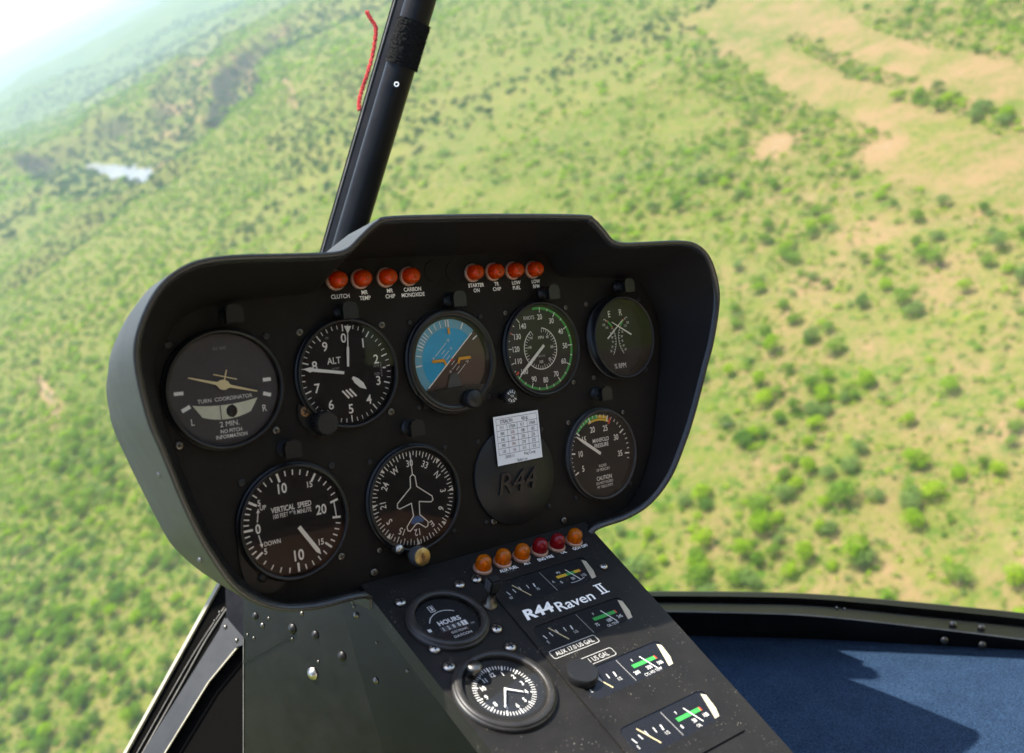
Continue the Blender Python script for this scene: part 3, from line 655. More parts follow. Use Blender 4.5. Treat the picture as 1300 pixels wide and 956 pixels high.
for k, (vc, hh, x0, x1) in enumerate(win):
    h_ = rr(x0, x1, -vc, hh, .006); h_ = [(x + .22*(-(y+vc)) * -1 if x > (x0+x1)/2 else x, y) for x, y in h_]
    w_ = MB(); n = len(h_); zf = -.0008
    # a shallow box: ivory side walls stand between the plate and the dial
    vs = [(x, y, zp) for x, y in h_] + [(x + (.0045 if x > (x0+x1)/2+.02 else 0)*0, y, .0003) for x, y in h_]
    w_.add(vs, [(i, (i+1) % n, n+(i+1) % n, n+i) for i in range(n)], 'bezel')
    hold = w_.build('strip_gauge', console); tag(hold, names[k][0])
    d = MB(); d.poly([(x, y, .0004) for x, y in h_], 'dial_dusty' if k < 2 else 'dial_black')
    # ivory reflector at the right end
    d.poly([(x1-.0095, -vc-hh*.85, .0007), (x1-.0048, -vc-hh*.82, .0007), (x1-.0012, -vc-hh*.3, .0007), (x1+.0012, -vc+hh*.60, .0007), (x1-.0018, -vc+hh*.8, .0007)], 'ivory')
    d.build('dial', hold)
    m = MB(); z = .0006; yc = -vc; xm = (x0+x1)/2
    m.rect(xm-.001, yc, .0006, hh*1.7, 'mark_dim', z)
    bx = x1 - .024
    if k == 0:
        m.rect(bx-.007, yc+.0010, .010, .0030, 'yellow_arc', z).rect(bx+.002, yc+.0010, .008, .0030, 'green_arc', z).rect(bx+.009, yc+.0010, .006, .0030, 'yellow_arc', z).rect(bx+.0125, yc+.0010, .001, .003, 'red_mark', z)
    else: m.rect(bx, yc+.0005, .022, .0032, 'green_arc', z).rect(bx+.0117, yc+.0005, .0014, .0032, 'red_mark', z)
    m.text(names[k][2], bx-.007, yc+.0055, .0026, z=z, sx=.8)
    for t_, dx in zip(names[k][3], (-.012, .000, .011)): m.text(t_, bx+dx, yc-.0050, .0030, z=z, sx=.8, bold=.01)
    if k == 0: m.text('A', bx-.0180, yc-.002, .003, z=z).arc(bx, yc+.02, .029, .0295, 160, 190, 'mark', z)
    else: m.text({1: 'OIL TEMP', 2: 'CYL HD TEMP', 3: 'OIL'}[k], bx, yc-.0095, .0024, z=z, sx=.8)
    lx = x0 + .017
    for i, dx in enumerate((-.012, -.006, 0, .007, .013)): m.rect(lx+dx, yc+.002-abs(i-2)*.0006, .0007 if i != 4 else .0011, .0042, 'mark', z, R_(12-6*i))
    for t_, dx in (('60' if k == 0 else 'E', -.013), ('70' if k == 0 else '1/2', .013)): m.text(t_, lx+dx, yc-.0040, .0026, z=z, sx=.8)
    m.build('dial_markings', hold)
    nb = MB(); nb.line((bx+.0005, yc+.006), (bx+.0050, yc-.0085), .0009, 'needle_white', .0009); nb.build('right_needle', hold)
    nb = MB(); nb.line((lx-.004, yc+.0075), (lx+.003, yc-.0085), .0009, 'cream', .0009); nb.build('left_needle', hold)
    c = MB(); c.poly([(x, y, .0011) for x, y in h_], 'glass'); c.build('cover_glass', hold)
m = MB()
p1, p2 = CX(683, 778), CX(730, 765); p3 = CX(763.6, 750)
m.text('R44', p1.x-.0008, p1.y+.0006, .0098, 'mark', z=zp+.0002, sx=1.2, bold=.035, shear=.2)
m.text('Raven', p2.x-.0010, p2.y+.0004, .0098, 'mark', z=zp+.0002, sx=1.12, bold=.012, shear=.12)
for q in (-.0019, .0019): m.rect(p3.x+q, p3.y+.0008, .0018, .0098, 'mark', zp+.0002)
for s_ in (1, -1): m.rect(p3.x, p3.y+.0008+s_*.0052, .0088, .0010, 'mark', zp+.0003)
for c_, t_, wd in ((CX(729, 823), 'AUX 17.0 US GAL', .043), (CX(759, 836), '1 US GAL', .030)):
    m.text(t_, c_.x, c_.y, .0040, 'print_grey', z=zp+.0003, sx=.80, bold=.006)
    ro, ri = rr(c_.x-wd/2, c_.x+wd/2, c_.y, .0040, .002), rr(c_.x-wd/2+.0005, c_.x+wd/2-.0005, c_.y, .0035, .0016); n = len(ro)
    m.add([(x, y, zp+.0003) for x, y in ro+ri], [(i, (i+1) % n, n+(i+1) % n, n+i) for i in range(n)], 'print_grey')
m.build('plate_lettering', plate)
m = MB()
for t_, px, py in (('AUX FUEL', 645.7, 722.5), ('PUMP', 649.3, 727.2), ('ALT', 669, 715), ('ENG FIRE', 692.5, 708.6), ('OIL', 715, 701), ('GOV OFF', 736.5, 694.7)):
    c_ = CX(px, py); m.text(t_, c_.x, c_.y, .0033, 'mark', z=.0002, sx=.82, bold=.015)
m.build('console_lettering', console)
low = [('sunlit_amber_lens', 'leftmost amber lamp in the console row'), ('sunlit_amber_lens', 'amber lamp above the lettering AUX FUEL PUMP'), ('sunlit_amber_lens', 'amber lamp above the lettering ALT'), ('red_lens', 'dark red lamp above the lettering ENG FIRE'), ('red_lens', 'dark red lamp above the lettering OIL'), ('sunlit_amber_lens', 'amber lamp above the lettering GOV OFF')]
for (mt, lb), (px, py) in zip(low, [(612.7, 721), (637.6, 713), (661.8, 706.4), (684.5, 699), (706.5, 693.2), (728.4, 686.5)]):
    c_ = CX(px, py, .001); warn_lamp(console, c_.x, c_.y, 0, mt, lb, .98)
for px, py in ((508.5, 765), (583, 742.5), (630, 799), (552, 824), (570, 847), (647.7, 822), (604.6, 735.6)):
    c_ = CX(px, py); screw(console, c_.x, c_.y, 0, .0042, 'steel', name='screw')
c_ = CX(765.8, 719.6); screw(console, c_.x, c_.y, 0, .0036, 'steel')
# hour meter and clock
o = gauge('hour_meter', -.1235, -.0600, 'round hour meter lettered HOURS on the console', dial='dial_dusty', bez='bezel_dusty', parent=console, z=0, gr=.0298, gf=.0235, deep=.0055)
m = MB(); m.text('HOURS', .0010, -.0005, .0042, z=ZM, sx=.95, bold=.03)
m.arc(0, -.0045, .0148, .0154, -62, 42, 'mark', ZM); m.rect(-.0045, .0150, .0044, .0064, 'mark', ZM).rect(-.0045, .0150, .0034, .0054, 'dial_black', ZM+.0001)
m.poly([(-.0055, .0168), (-.0035, .0132), (-.0055, .0132), (-.0035, .0168)], 'mark', ZM+.0002)
m.rect(-.0172, -.0040, .0026, .0030, 'mark', ZM); m.rect(.0015, -.0068, .022, .0052, 'grey_plastic', ZM).rect(.0100, -.0068, .0045, .0046, 'mark', ZM+.0001)
for i, ch in enumerate('12881'): m.text(ch, -.0075+i*.0043, -.0068, .0034, 'mark' if i < 4 else 'ink', z=ZM+.0002, bold=.02)
m.text('1/10', .0155, -.0092, .0015, z=ZM); m.text('ELECTRONIC', .0028, -.0120, .0020, z=ZM, sx=.8, bold=.0).text('DATCON', .0028, -.0165, .0022, z=ZM, sx=1.1, bold=.0)
finish(o, m, deep=.0055, gf=.0235)
o = gauge('console_clock', -.1245, -.1325, 'round clock with a winding knob, partly in view at the console bottom', dial='dial_dusty', bez='bezel_dusty', parent=console, z=0, gr=.0345, gf=.0280, deep=.0045)
m = MB()
for k in range(60): m.tick(0, 0, .0185 if k % 5 else .0175, .0215, k*6, .0005 if k % 5 else .0009, 'mark', ZM)
for d in range(1, 13): x, y = pol(.0145, d*30); m.text(str(d), x, y, .0035, z=ZM, bold=.02)
needle(o, [(-.0007, 0), (-.0004, .0125), (.0004, .0125), (.0007, 0)], 'needle_white', rot=128, name='hour_hand'); needle(o, [(-.0006, 0), (-.0003, .0170), (.0003, .0170), (.0006, 0)], 'needle_white', rot=215, z=.0024, name='minute_hand')
finish(o, m, deep=.006, gf=.0265)
b = MB(); b.lathe([(.0032, 0), (.0032, .004), (.0048, .0045), (.0050, .0085), (.0044, .0095), (.0001, .0095)], 'dark_steel', n=20); b.build('winding_knob', o, Tr(-.0125, .0195, .001))
# lever switch and round knob
c_ = CX(621, 768); b = MB(); b.lathe([(.0060, 0), (.0058, .0015), (.0032, .002), (.0036, .012)], 'dark_steel', n=20).box((.0008, .001, .0175), (.0100, .0085, .0115), 'black_plastic', bev=.0014)
b.box((.0008-.0052, .001, .0185), (.0006, .0062, .0080), 'grey_plastic'); o = b.build('lever_switch', console, Tr(c_.x, c_.y, 0)); tag(o, 'black lever switch standing on the console')  # lighter plate paints in the light falling on the left face
c_ = CX(737, 860); b = MB(); b.lathe([(.0115, 0), (.0114, .0045), (.0106, .0055)], 'black_plastic', n=36).disc(0, 0, .0106, 'black_plastic', .0055, n=36); o = b.build('round_knob', console, Tr(c_.x, c_.y, zp)); tag(o, 'flat round black knob on the console plate')

# ================================================================== CABIN: POST, FRAMES, SIDES
def top_thing(B, name, label, cat, group=None):
    o = B.build(name, None, PM); return tag(o, label, cat, group)
# windscreen centre post
post = empty('windscreen_post', PM, 'black windscreen centre post leaning above the panel', 'post')
def dd(py): return .93 - .05*(317-py)/317*1.0
cl = [AT(439.5 + (534-439.5)*(317-py)/317 , py, dd(py)) for py in (430, 317, 200, 100, 0, -80)]
b = MB(); b.tube(cl, .0150, 'frame_black', n=28); b.build('tube', post)
b = MB(); e = [AT(414 + (508-414)*(317-py)/317, py, dd(py)+.02) for py in (430, 317, 200, 100, 0, -80)]
lft = [AT(406.5 + (498.5-406.5)*(317-py)/317, py, dd(py)+.022) for py in (430, 317, 200, 100, 0, -80)]; rgt = [AT(423 + (519-423)*(317-py)/317, py, dd(py)+.012) for py in (430, 317, 200, 100, 0, -80)]
nb_ = Vector(PMI.to_3x3() @ cb) * -.012
vs = lft + rgt + [p_+nb_ for p_ in lft] + [p_+nb_ for p_ in rgt]; n = len(lft); fs = []
for i in range(n-1): fs += [(i, i+1, n+i+1, n+i), (2*n+i, 3*n+i, 3*n+i+1, 2*n+i+1), (i, 2*n+i, 2*n+i+1, i+1), (n+i, n+i+1, 3*n+i+1, 3*n+i)]
b.add(vs, fs, 'frame_black'); b.build('glazing_strip', post)
b = MB(); tk = [p_ + nb_*-.12 for p_ in [AT(410.5 + (502.5-410.5)*(317-py)/317, py, dd(py)+.021) for py in (430, 317, 200, 100, 0, -80)]]; b.tube(tk, .0011, 'frame_worn', n=8); b.build('glazing_bead', post)
b = MB(); p_ = AT(503.5, 107, dd(107)-.0155); Mx = Matrix.Translation(p_) @ (PMI.to_3x3() @ CAM).to_4x4(); b.lathe([(.0014, 0), (.0020, .0004), (.0026, 0)], 'mark', Mx, n=20); b.build('washer', post)
# hook and loop patch
b = MB(); vs, fs = [], []
ax0, ax1 = AT(522, 32, dd(32)), AT(518, 82, dd(82)) ; axd = None
a0 = AT(439.5 + (534-439.5)*(317-27)/317, 27, dd(27)); a1 = AT(439.5 + (534-439.5)*(317-84)/317, 84, dd(84)); ax = (a1-a0).normalized()
tov = (PMI.translation - a0).normalized(); sd = ax.cross(tov).normalized(); tov = sd.cross(ax).normalized()
nu, nv = 26, 30
for j in range(nv+1):
    for i in range(nu+1):
        ph = R_(-75 + 190*i/nu); r = .0160 + .0012*random.random()
        c = a0 + (a1-a0)*(j/nv) + ax*(.001*random.random()) + (tov*math.cos(ph) + sd*math.sin(ph)*(-1))*r
        vs.append(c)
for j in range(nv):
    for i in range(nu): q = j*(nu+1)+i; fs.append((q, q+1, q+nu+2, q+nu+1))
for i in range(2200):
    ph = R_(random.uniform(-75, 115)); t_ = random.random(); d_ = (tov*math.cos(ph) - sd*math.sin(ph)); c = a0 + (a1-a0)*t_ + d_*.0160
    k = len(vs); g = Vector((random.uniform(-1, 1), random.uniform(-1, 1), random.uniform(-1, 1)))*.0012; e_ = d_*.0022
    vs += [c, c+g*.3, c+e_+g]; fs.append((k, k+1, k+2))
b.add(vs, fs, 'velcro'); top_thing(b, 'hook_and_loop_patch', 'fuzzy black fabric patch wrapped round the windscreen post', 'fabric patch')
# wool yarn outside the windscreen
yc = catmull([AT(465.5, 15, .98), AT(470, 23, .98), AT(476.5, 33, .98), AT(477, 45, .98), AT(473, 70, .98), AT(466, 95, .975), AT(460, 113, .975), AT(456, 128, .97), AT(456, 140, .965)], 14)
b = MB()
for ply in range(3):
    pts = []
    for i, c in enumerate(yc):
        a = i*.55 + ply*2*PI/3; pts.append(Vector(c) + Vector((math.cos(a), .2*math.cos(a), math.sin(a)))*.0012)
    b.tube(pts, [.0012 + .0004*math.sin(i*1.7+ply) for i in range(len(pts))], 'red_wool', n=8)
for i in range(260):
    c = Vector(random.choice(yc)); g = Vector((random.gauss(0, 1), random.gauss(0, 1), random.gauss(0, 1)))*.0022; q = g.cross(Vector((.3, 1, .2))).normalized()*.00015
    b.add([c-q, c+q, c+g*1.9], [(0, 1, 2)], 'red_wool')
top_thing(b, 'wool_yarn', 'short twisted red wool yarn outside the windscreen beside the post', 'yarn')

# lower windscreen bow on the right
def pline(pts, d): return [AT(x, y, d) for x, y in pts]
def band(B, A, Bp, mt, sm=True):
    A = catmull([tuple(p_) for p_ in A], 5); Bp = catmull([tuple(p_) for p_ in Bp], 5); n = len(A)
    B.add(A + Bp, [(i, n+i, n+i+1, i+1) for i in range(n-1)], mt, smooth=sm)
X = [640, 780, 840, 940, 1036, 1160, 1300, 1420]
L0 = [752, 751.5, 751.5, 752, 755, 765, 779, 794]; L1 = [766, 765, 765, 766, 769, 781, 796, 812]; L2 = [777, 776, 776, 778, 782, 795, 812, 829]; L3 = [799, 799, 799, 801, 805, 818, 837, 856]
def P_(Ly, d): return [AT(x, y, d) for x, y in zip(X, Ly)]
bow = empty('windscreen_bow', PM, 'curved black metal frame along the lower edge of the windscreen', 'window frame')
b = MB(); band(b, P_([y-1 for y in L0], 1.135), P_(L0, 1.122), 'frame_worn'); band(b, P_(L0, 1.122), P_([a*.5+c*.5-1.5 for a, c in zip(L0, L1)], 1.108), 'frame_black'); band(b, P_([a*.5+c*.5-1.5 for a, c in zip(L0, L1)], 1.108), P_([y-1 for y in L1], 1.112), 'frame_black')
band(b, P_([y-1 for y in L1], 1.112), P_([y+1 for y in L1], 1.098), 'frame_black'); b.build('glazing_channel', bow)
b = MB(); band(b, P_([y+1 for y in L1], 1.098), P_([y-1.2 for y in L2], 1.068), 'frame_black'); band(b, P_([y-1.2 for y in L2], 1.068), P_([y+.8 for y in L2], 1.066), 'frame_worn'); b.build('flange', bow)
b = MB(); band(b, P_([y+.8 for y in L2], 1.066), P_([y+2 for y in L3], 1.085), 'frame_black'); band(b, P_([y+2 for y in L3], 1.085), P_([y+46 for y in L3], 1.14), 'frame_black'); b.build('skirt', bow)
Mc = (PMI.to_3x3() @ CAM).to_4x4()
for px, py, d in ((1210, 793.5, 1.079), (1246, 798, 1.079), (1199, 813, 1.070), (1247, 819, 1.070), (1062, 772, 1.096), (1072, 773.5, 1.096)):
    r = .0042 if px > 1100 else .0016
    b = MB(); b.lathe([(r*1.2, 0), (r, .0015), (r*.55, .0026), (.0001, .0029)], 'dark_steel', n=20); b.box((0, 0, .0029), (r*1.1, r*.25, .0003), 'black_plastic').box((0, 0, .0029), (r*.25, r*1.1, .0003), 'black_plastic')
    b.build('screw', bow, Matrix.Translation(AT(px, py, d)) @ Mc)

# clear windscreen panes, left and right of the post
def pane(name, label, x0, x1, low):
    b = MB(); nu, nv = 26, 22; vs = []
    for j in range(nv+1):
        for i in range(nu+1):
            px = x0 + (x1-x0)*i/nu; top_ = -260; bt = low(px); py = top_ + (bt-top_)*j/nv
            d = .962 + .175*min(1, max(0, (py-230)/470))**1.2 - .05*((px-480)/900)**2*(py < 2000) + (.05*((px-480)/900)**2)*min(1, max(0, (py-230)/470))
            vs.append(AT(px, py, d))
    fs = [(j*(nu+1)+i, j*(nu+1)+i+1, (j+1)*(nu+1)+i+1, (j+1)*(nu+1)+i) for j in range(nv) for i in range(nu)]
    b.add(vs, fs, 'windscreen', smooth=True); return top_thing(b, name, label, 'windscreen')
def postx(py): return 414 + 91*(317-py)/317
pane('windscreen', 'clear windscreen pane left of the centre post', -420, 460, lambda px: 1060)
pane('windscreen', 'clear windscreen pane right of the centre post, above the curved frame', 460, 1560, lambda px: 752 + max(0, px-1036)**2*.00035 + 4)

# carpet of the footwell
nf = Vector((0, math.cos(R_(12)), math.sin(R_(12)))); c0 = AT(1160, 818, 1.083).dot(nf)
def FL(px, py): return hit(px, py, PMI, n=nf, c=c0)
b = MB(); edge = [AT(x, y-10, 1.10) for x, y in zip(X, L3)]
edge = [e_ - nf*(e_.dot(nf)-c0) for e_ in edge]
back = [FL(x, 1500) for x in (500, 700, 840, 960, 1060, 1200, 1380, 1700)]
nn = len(edge); rows_ = []
for j in range(13):
    rows_.append([edge[i].lerp(back[i], j/12) for i in range(nn)])
vs = [v for r in rows_ for v in r]; fs = [(j*nn+i, (j+1)*nn+i, (j+1)*nn+i+1, j*nn+i+1) for j in range(12) for i in range(nn-1)]
b.add(vs, fs, 'carpet_blue', smooth=True); cp = top_thing(b, 'carpet', 'blue speckled carpet in the footwell right of the console, half in sun', 'carpet')

# left lower pillar, bracket and pedestal side
def plane3(a, b_, c):
    A0, B0, C0 = AT(*a), AT(*b_), AT(*c); n_ = (B0-A0).cross(C0-A0).normalized()
    if n_.dot(PMI.translation - A0) < 0: n_ = -n_
    return n_, A0.dot(n_)
def slab(B, pts, mt, pl, up=0., th=.004):       # px outline laid on a plane, given a real thickness
    n_, c = pl; V = [hit(x, y, PMI, n=n_, c=c+up) for x, y in pts]; n = len(V)
    ar = sum((V[i] - V[0]).cross(V[(i+1) % n] - V[0]).dot(n_) for i in range(n))
    if ar < 0: V = V[::-1]
    B.add(V + [v - n_*th for v in V], [tuple(range(n)), tuple(range(2*n-1, n-1, -1))] + [(i, n+i, n+(i+1) % n, (i+1) % n) for i in range(n)], mt)
PLF = plane3((282, 735, 1.05), (150, 968, .97), (330, 900, .97))
lp = empty('lower_windscreen_pillar', PM, 'black pillar with a bright edge running down left of the console', 'pillar')
b = MB(); slab(b, [(281, 733), (274.5, 742), (206, 866), (149, 969), (153, 969), (210, 866), (278, 744)], 'bright_edge', PLF, .004, .008); b.build('bright_edge', lp)
b = MB(); slab(b, [(286, 730), (278, 743), (209.5, 866), (152.5, 969), (320, 969), (320, 800), (320, 700), (300, 700)], 'pillar_shade_black', PLF, .0, .010); b.build('pillar_body_and_shade', lp)  # outline also covers the footwell opening, its shade painted black
b = MB()
for pts, r_, mt in (([(291, 768), (262, 812), (232, 866), (174, 969)], .0012, 'frame_worn'), ([(285, 771), (256, 814), (225, 866), (167, 969)], .0009, 'frame_worn')):
    b.tube(catmull([tuple(hit(x, y, PMI, n=PLF[0], c=PLF[1]+.001)) for x, y in pts], 4), r_, mt, n=8)
b.build('sealant_bead', lp)
br = empty('sheet_metal_bracket', PM, 'grey riveted sheet metal bracket between the left pillar and the console', 'bracket')
b = MB(); slab(b, [(285, 784), (278, 800), (237, 866), (173, 969), (200, 969), (263.5, 866), (300, 822), (312, 812)], 'bracket_grey', PLF, .010, .002); b.build('bracket_plate', br)
b = MB(); slab(b, [(300, 821.5), (263.5, 866), (200, 969), (201.5, 969), (265, 866), (301.5, 822)], 'bright_edge', PLF, .012, .002); b.build('bracket_flange', br)
b = MB(); slab(b, [(288, 783), (282, 800), (299, 822), (316, 816), (315, 812)], 'bracket_grey', PLF, .0135, .002); b.build('corner_angle', br)
QF = PLF[0].to_track_quat('Z', 'Y').to_matrix().to_4x4()
for px, py in ((286, 796), (300.5, 813), (279, 777), (273, 788)):
    b = MB(); r = .0026 if py > 790 else .0016; b.lathe([(r, 0), (r*.8, .001), (r*.45, .0017), (.0001, .0018)], 'dark_steel', n=16); b.build('rivet', br, Matrix.Translation(hit(px, py, PMI, n=PLF[0], c=PLF[1]+.0136)) @ QF)

# glossy side of the pedestal between panel and console
sdp = empty('pedestal_side', PM, 'glossy black riveted side panel under the left half of the instrument panel', 'side panel')
PLS = plane3((309, 866, .80), (558, 866, .668), (462, 746, .700))
b = MB(); slab(b, [(309, 720), (309, 866), (309, 1000), (660, 1000), (561, 868), (463, 748), (440, 720)], 'side_black', PLS, 0, .002); b.build('side_sheet', sdp)
b = MB(); slab(b, [(308.2, 812), (308.2, 1000), (309.4, 1000), (309.4, 812)], 'frame_worn', PLS, .0006, .002); b.build('worn_highlight_edge', sdp)  # pale strip paints a highlight along the worn edge
b = MB(); slab(b, [(318, 700), (286, 745), (287, 783), (316, 817), (318, 817)], 'side_black', PLF, .016, .003); b.build('corner_sheet', sdp)
b = MB(); slab(b, [(309, 838), (350, 815), (372, 802), (372, 806), (352, 818), (309, 843)], 'side_black', PLS, .0012, .001); b.build('lap_seam', sdp)
b = MB(); slab(b, [(455, 744), (464, 747), (562, 866), (640, 966), (630, 966), (551, 868)], 'bracket_grey', PLS, .003, .003); b.build('console_flange', sdp)
QS = PLS[0].to_track_quat('Z', 'Y').to_matrix().to_4x4()
for px, py, r in ((324, 782, .0034), (341, 785, .0014), (371, 798, .0044), (371, 811, .0016), (400, 806, .0038), (434, 833, .0042), (404, 840, .0014), (397, 855, .0056), (333, 794, .0024), (383, 779, .0020), (452, 781, .0028), (449, 770, .0014), (447, 765, .0012), (478, 816, .0012), (322, 810, .0015), (314, 806, .0013), (477, 864, .0028), (517, 852, .0015)):
    mt = 'steel' if r > .005 else 'black_plastic' if r > .003 else 'dark_steel'
    b = MB(); b.lathe([(r, 0), (r*.95, r*.22), (r*.6, r*.35), (r*.55, r*.5), (.0001, r*.55)], mt, n=18); b.build('fastener', sdp, Matrix.Translation(hit(px, py, PMI, n=PLS[0], c=PLS[1]+.0003)) @ QS)
def strip(B, pts, mt, dth=.006):
    V = [AT(*p_) for p_ in pts]; dv = Vector(PMI.to_3x3() @ cb) * -dth; n = len(V)
    B.add(V + [v+dv for v in V], [tuple(range(n)), tuple(range(2*n-1, n-1, -1))] + [(i, n+i, n+(i+1) % n, (i+1) % n) for i in range(n)], mt)

# front footwell behind / below the panel: dark floor on the left of the console

# cabin roof, rear wall and doors (behind the camera; they shade and are mirrored in the dial glasses)
def shellbox(name, c, d, mt='shell_cloth'):
    b = MB(); b.box(c, d, mt); o = b.build(name, None, PM); o['kind'] = 'structure'; return o
shellbox('cabin_ceiling', (-.05, .66, 1.55), (1.7, .03, .9))
shellbox('rear_wall', (-.05, .05, 2.0), (1.7, 1.25, .03))
shellbox('cabin_floor', (-.05, -.80, 1.25), (1.7, .03, 1.5))
for s_ in (-1, 1):
    shellbox('side_wall', (-.05+s_*.80, -.42, 1.2), (.03, .75, 1.6), 'door_trim'); shellbox('door_pillar', (-.05+s_*.80, .30, 1.05), (.03, .70, .09))
st = empty('cabin_seat', PM, 'brown leather cabin seat behind the photographer', 'seat')
b = MB(); b.box((.35, -.45, 1.15), (.5, .14, .5), 'seat_leather', bev=.04); b.build('seat_cushion', st)
b = MB(); b.box((.35, -.10, 1.45), (.5, .65, .14), 'seat_leather', bev=.05); b.build('backrest', st)

# ================================================================== LANDSCAPE
def gp(px, py, z=GZ):
    d = ray(px, py); t = z / d.z; return np.array([d.x*t, d.y*t])
CAMn = np.array(CAM)
def proj(x, y, z):
    q = np.stack([x, y, z], -1) @ CAMn
    return CX0 + F*q[..., 0]/np.maximum(-q[..., 2], 1e-3), CY0 - F*q[..., 1]/np.maximum(-q[..., 2], 1e-3), -q[..., 2]
def hash2(ix, iy, sd):
    h = (ix.astype(np.int64)*374761393 + iy.astype(np.int64)*668265263 + sd*1442695041) & 0xffffffff
    h = ((h ^ (h >> 13)) * 1274126177) & 0xffffffff; return ((h ^ (h >> 16)) & 0xffff) / 65535.
def vnoise(x, y, sd=0):
    ix, iy = np.floor(x), np.floor(y); fx, fy = x-ix, y-iy; fx, fy = fx*fx*(3-2*fx), fy*fy*(3-2*fy)
    a, b_, c, d = hash2(ix, iy, sd), hash2(ix+1, iy, sd), hash2(ix, iy+1, sd), hash2(ix+1, iy+1, sd)
    return (a*(1-fx)+b_*fx)*(1-fy) + (c*(1-fx)+d*fx)*fy
def fbm(x, y, sc, o=4, sd=0):
    r, am, t = 0, 1., 0
    for k in range(o): r = r + am*vnoise(x/sc*2**k + 17.3*k, y/sc*2**k - 9.1*k, sd+k); t += am; am *= .5
    return r / t
def segdist(x, y, pts):
    d = np.full(x.shape, 1e9)
    for (ax_, ay), (bx, by) in zip(pts[:-1], pts[1:]):
        vx, vy = bx-ax_, by-ay; t = np.clip(((x-ax_)*vx + (y-ay)*vy)/(vx*vx+vy*vy), 0, 1); d = np.minimum(d, np.hypot(x-ax_-t*vx, y-ay-t*vy))
    return d
def path(px): return [tuple(gp(*p_)) for p_ in px]
GA = path([(520, -45), (480, -20), (430, 14), (365, 52), (305, 92), (290, 150), (250, 176), (222, 205)])
def path2(px, z): return [tuple(gp(*p_, z)) for p_ in px]
GR_ = path2([(235, 196), (205, 226), (170, 224), (130, 214), (60, 200), (0, 222), (-80, 262)], GZ-17)
GB = path([(400, -30), (330, 32), (280, 70), (235, 122), (215, 180)])
GC = path([(215, 238), (175, 252), (140, 272), (92, 315), (40, 352)])
GD = path([(90, 242), (30, 275), (-60, 330)])
RV = path2([(212, 234), (200, 231), (185, 226), (165, 221), (148, 217), (130, 214), (112, 210)], GZ-17)
def relief(x, y):
    w = fbm(x, y, 45, 3, 5)*18 - 9
    h = (fbm(x, y, 700, 4, 1) - .5) * np.clip((np.hypot(x, y)-400)/900, 0, 1) * 200 + (fbm(x, y, 130, 3, 2)-.5)*5
    for pth, dp, wd, fl in ((GA, 34, 42, 6), (GR_, 18, 60, 22), (GB, 20, 40, 4), (GC, 13, 38, 3), (GD, 12, 42, 3)):
        d = segdist(x, y, pth) + w; t = np.clip((d-fl)/wd, 0, 1); h = h - dp*(1 - t*t*(3-2*t))
    far = np.clip((np.hypot(x, y)-2500)/6000, 0, 1)
    h = h + far*(fbm(x, y, 3200, 4, 8)-.42)*260
    d = segdist(x, y, RV); t = np.clip((d-16)/75, 0, 1); t = t*t*(3-2*t); h = -17*(1-t) + h*t
    return h
# sheet: fine in the direction the camera looks, coarse elsewhere
angs = np.concatenate([np.linspace(-60, 60, 420), np.linspace(60, 300, 90)[1:-1]]); angs = np.radians(angs)
rad = [0.]; r = 40.
while r < 45000: rad.append(r); r *= 1.0165 if 150 < r < 2500 else 1.05
rad = np.array(rad); A_, R2 = np.meshgrid(angs, rad); GXx, GYy = R2*np.sin(A_), R2*np.cos(A_); GH = relief(GXx, GYy) + GZ
na, nr = len(angs), len(rad)
def npmesh(name, V, Fq, mats, mi=None, smooth=False):
    me = bpy.data.meshes.new(name); me.vertices.add(len(V)); me.vertices.foreach_set('co', V.astype(np.float32).ravel())
    k = Fq.shape[1]; me.loops.add(len(Fq)*k); me.loops.foreach_set('vertex_index', Fq.astype(np.int32).ravel()); me.polygons.add(len(Fq))
    me.polygons.foreach_set('loop_start', np.arange(0, len(Fq)*k, k, dtype=np.int32)); 
    for q in mats: me.materials.append(MATS[q])
    if mi is not None: me.polygons.foreach_set('material_index', mi.astype(np.int32))
    me.polygons.foreach_set('use_smooth', np.full(len(Fq), smooth)); me.update(calc_edges=True); me.validate(); return me
V = np.stack([GXx, GYy, GH], -1).reshape(-1, 3)
ii, jj = np.meshgrid(np.arange(na), np.arange(nr-1)); i2 = (ii+1) % na
Fq = np.stack([jj*na+ii, jj*na+i2, (jj+1)*na+i2, (jj+1)*na+ii], -1).reshape(-1, 4)[:, ::-1]

# where clearings, soil and thickets lie
def inpoly(px, py, poly):
    r = np.zeros(px.shape, bool); n = len(poly)
    for i in range(n):
        (x1, y1), (x2, y2) = poly[i], poly[i-1]
        c = ((y1 > py) != (y2 > py)) & (px < (x2-x1)*(py-y1)/((y2-y1) or 1e-9) + x1); r ^= c
    return r
def W2(poly): return [tuple(gp(*p_)) for p_ in poly]
CLEAR = W2([(868, 42), (925, -30), (1040, 0), (1095, 32), (1180, 62), (1240, 70), (1330, 100), (1330, 285), (1200, 262), (1105, 215), (1075, 160), (1010, 135), (985, 112), (930, 92)])
BAND1 = [W2([(860, 60), (900, 85), (940, 120)]), W2([(960, 130), (1010, 160), (1060, 175), (1085, 190)]), W2([(600, 0), (700, 30), (790, 60), (880, 30), (930, -20)])]
ROW = [W2([(1008, 52), (1050, 72), (1095, 95), (1150, 106)]), W2([(1158, 122), (1200, 135), (1260, 155), (1330, 172)])]
TOPB = W2([(1030, -30), (1090, 14), (1160, 40), (1240, 52), (1340, 62), (1340, -40)])
SOIL = [(985, 184, 7), (1120, 190, 6)]
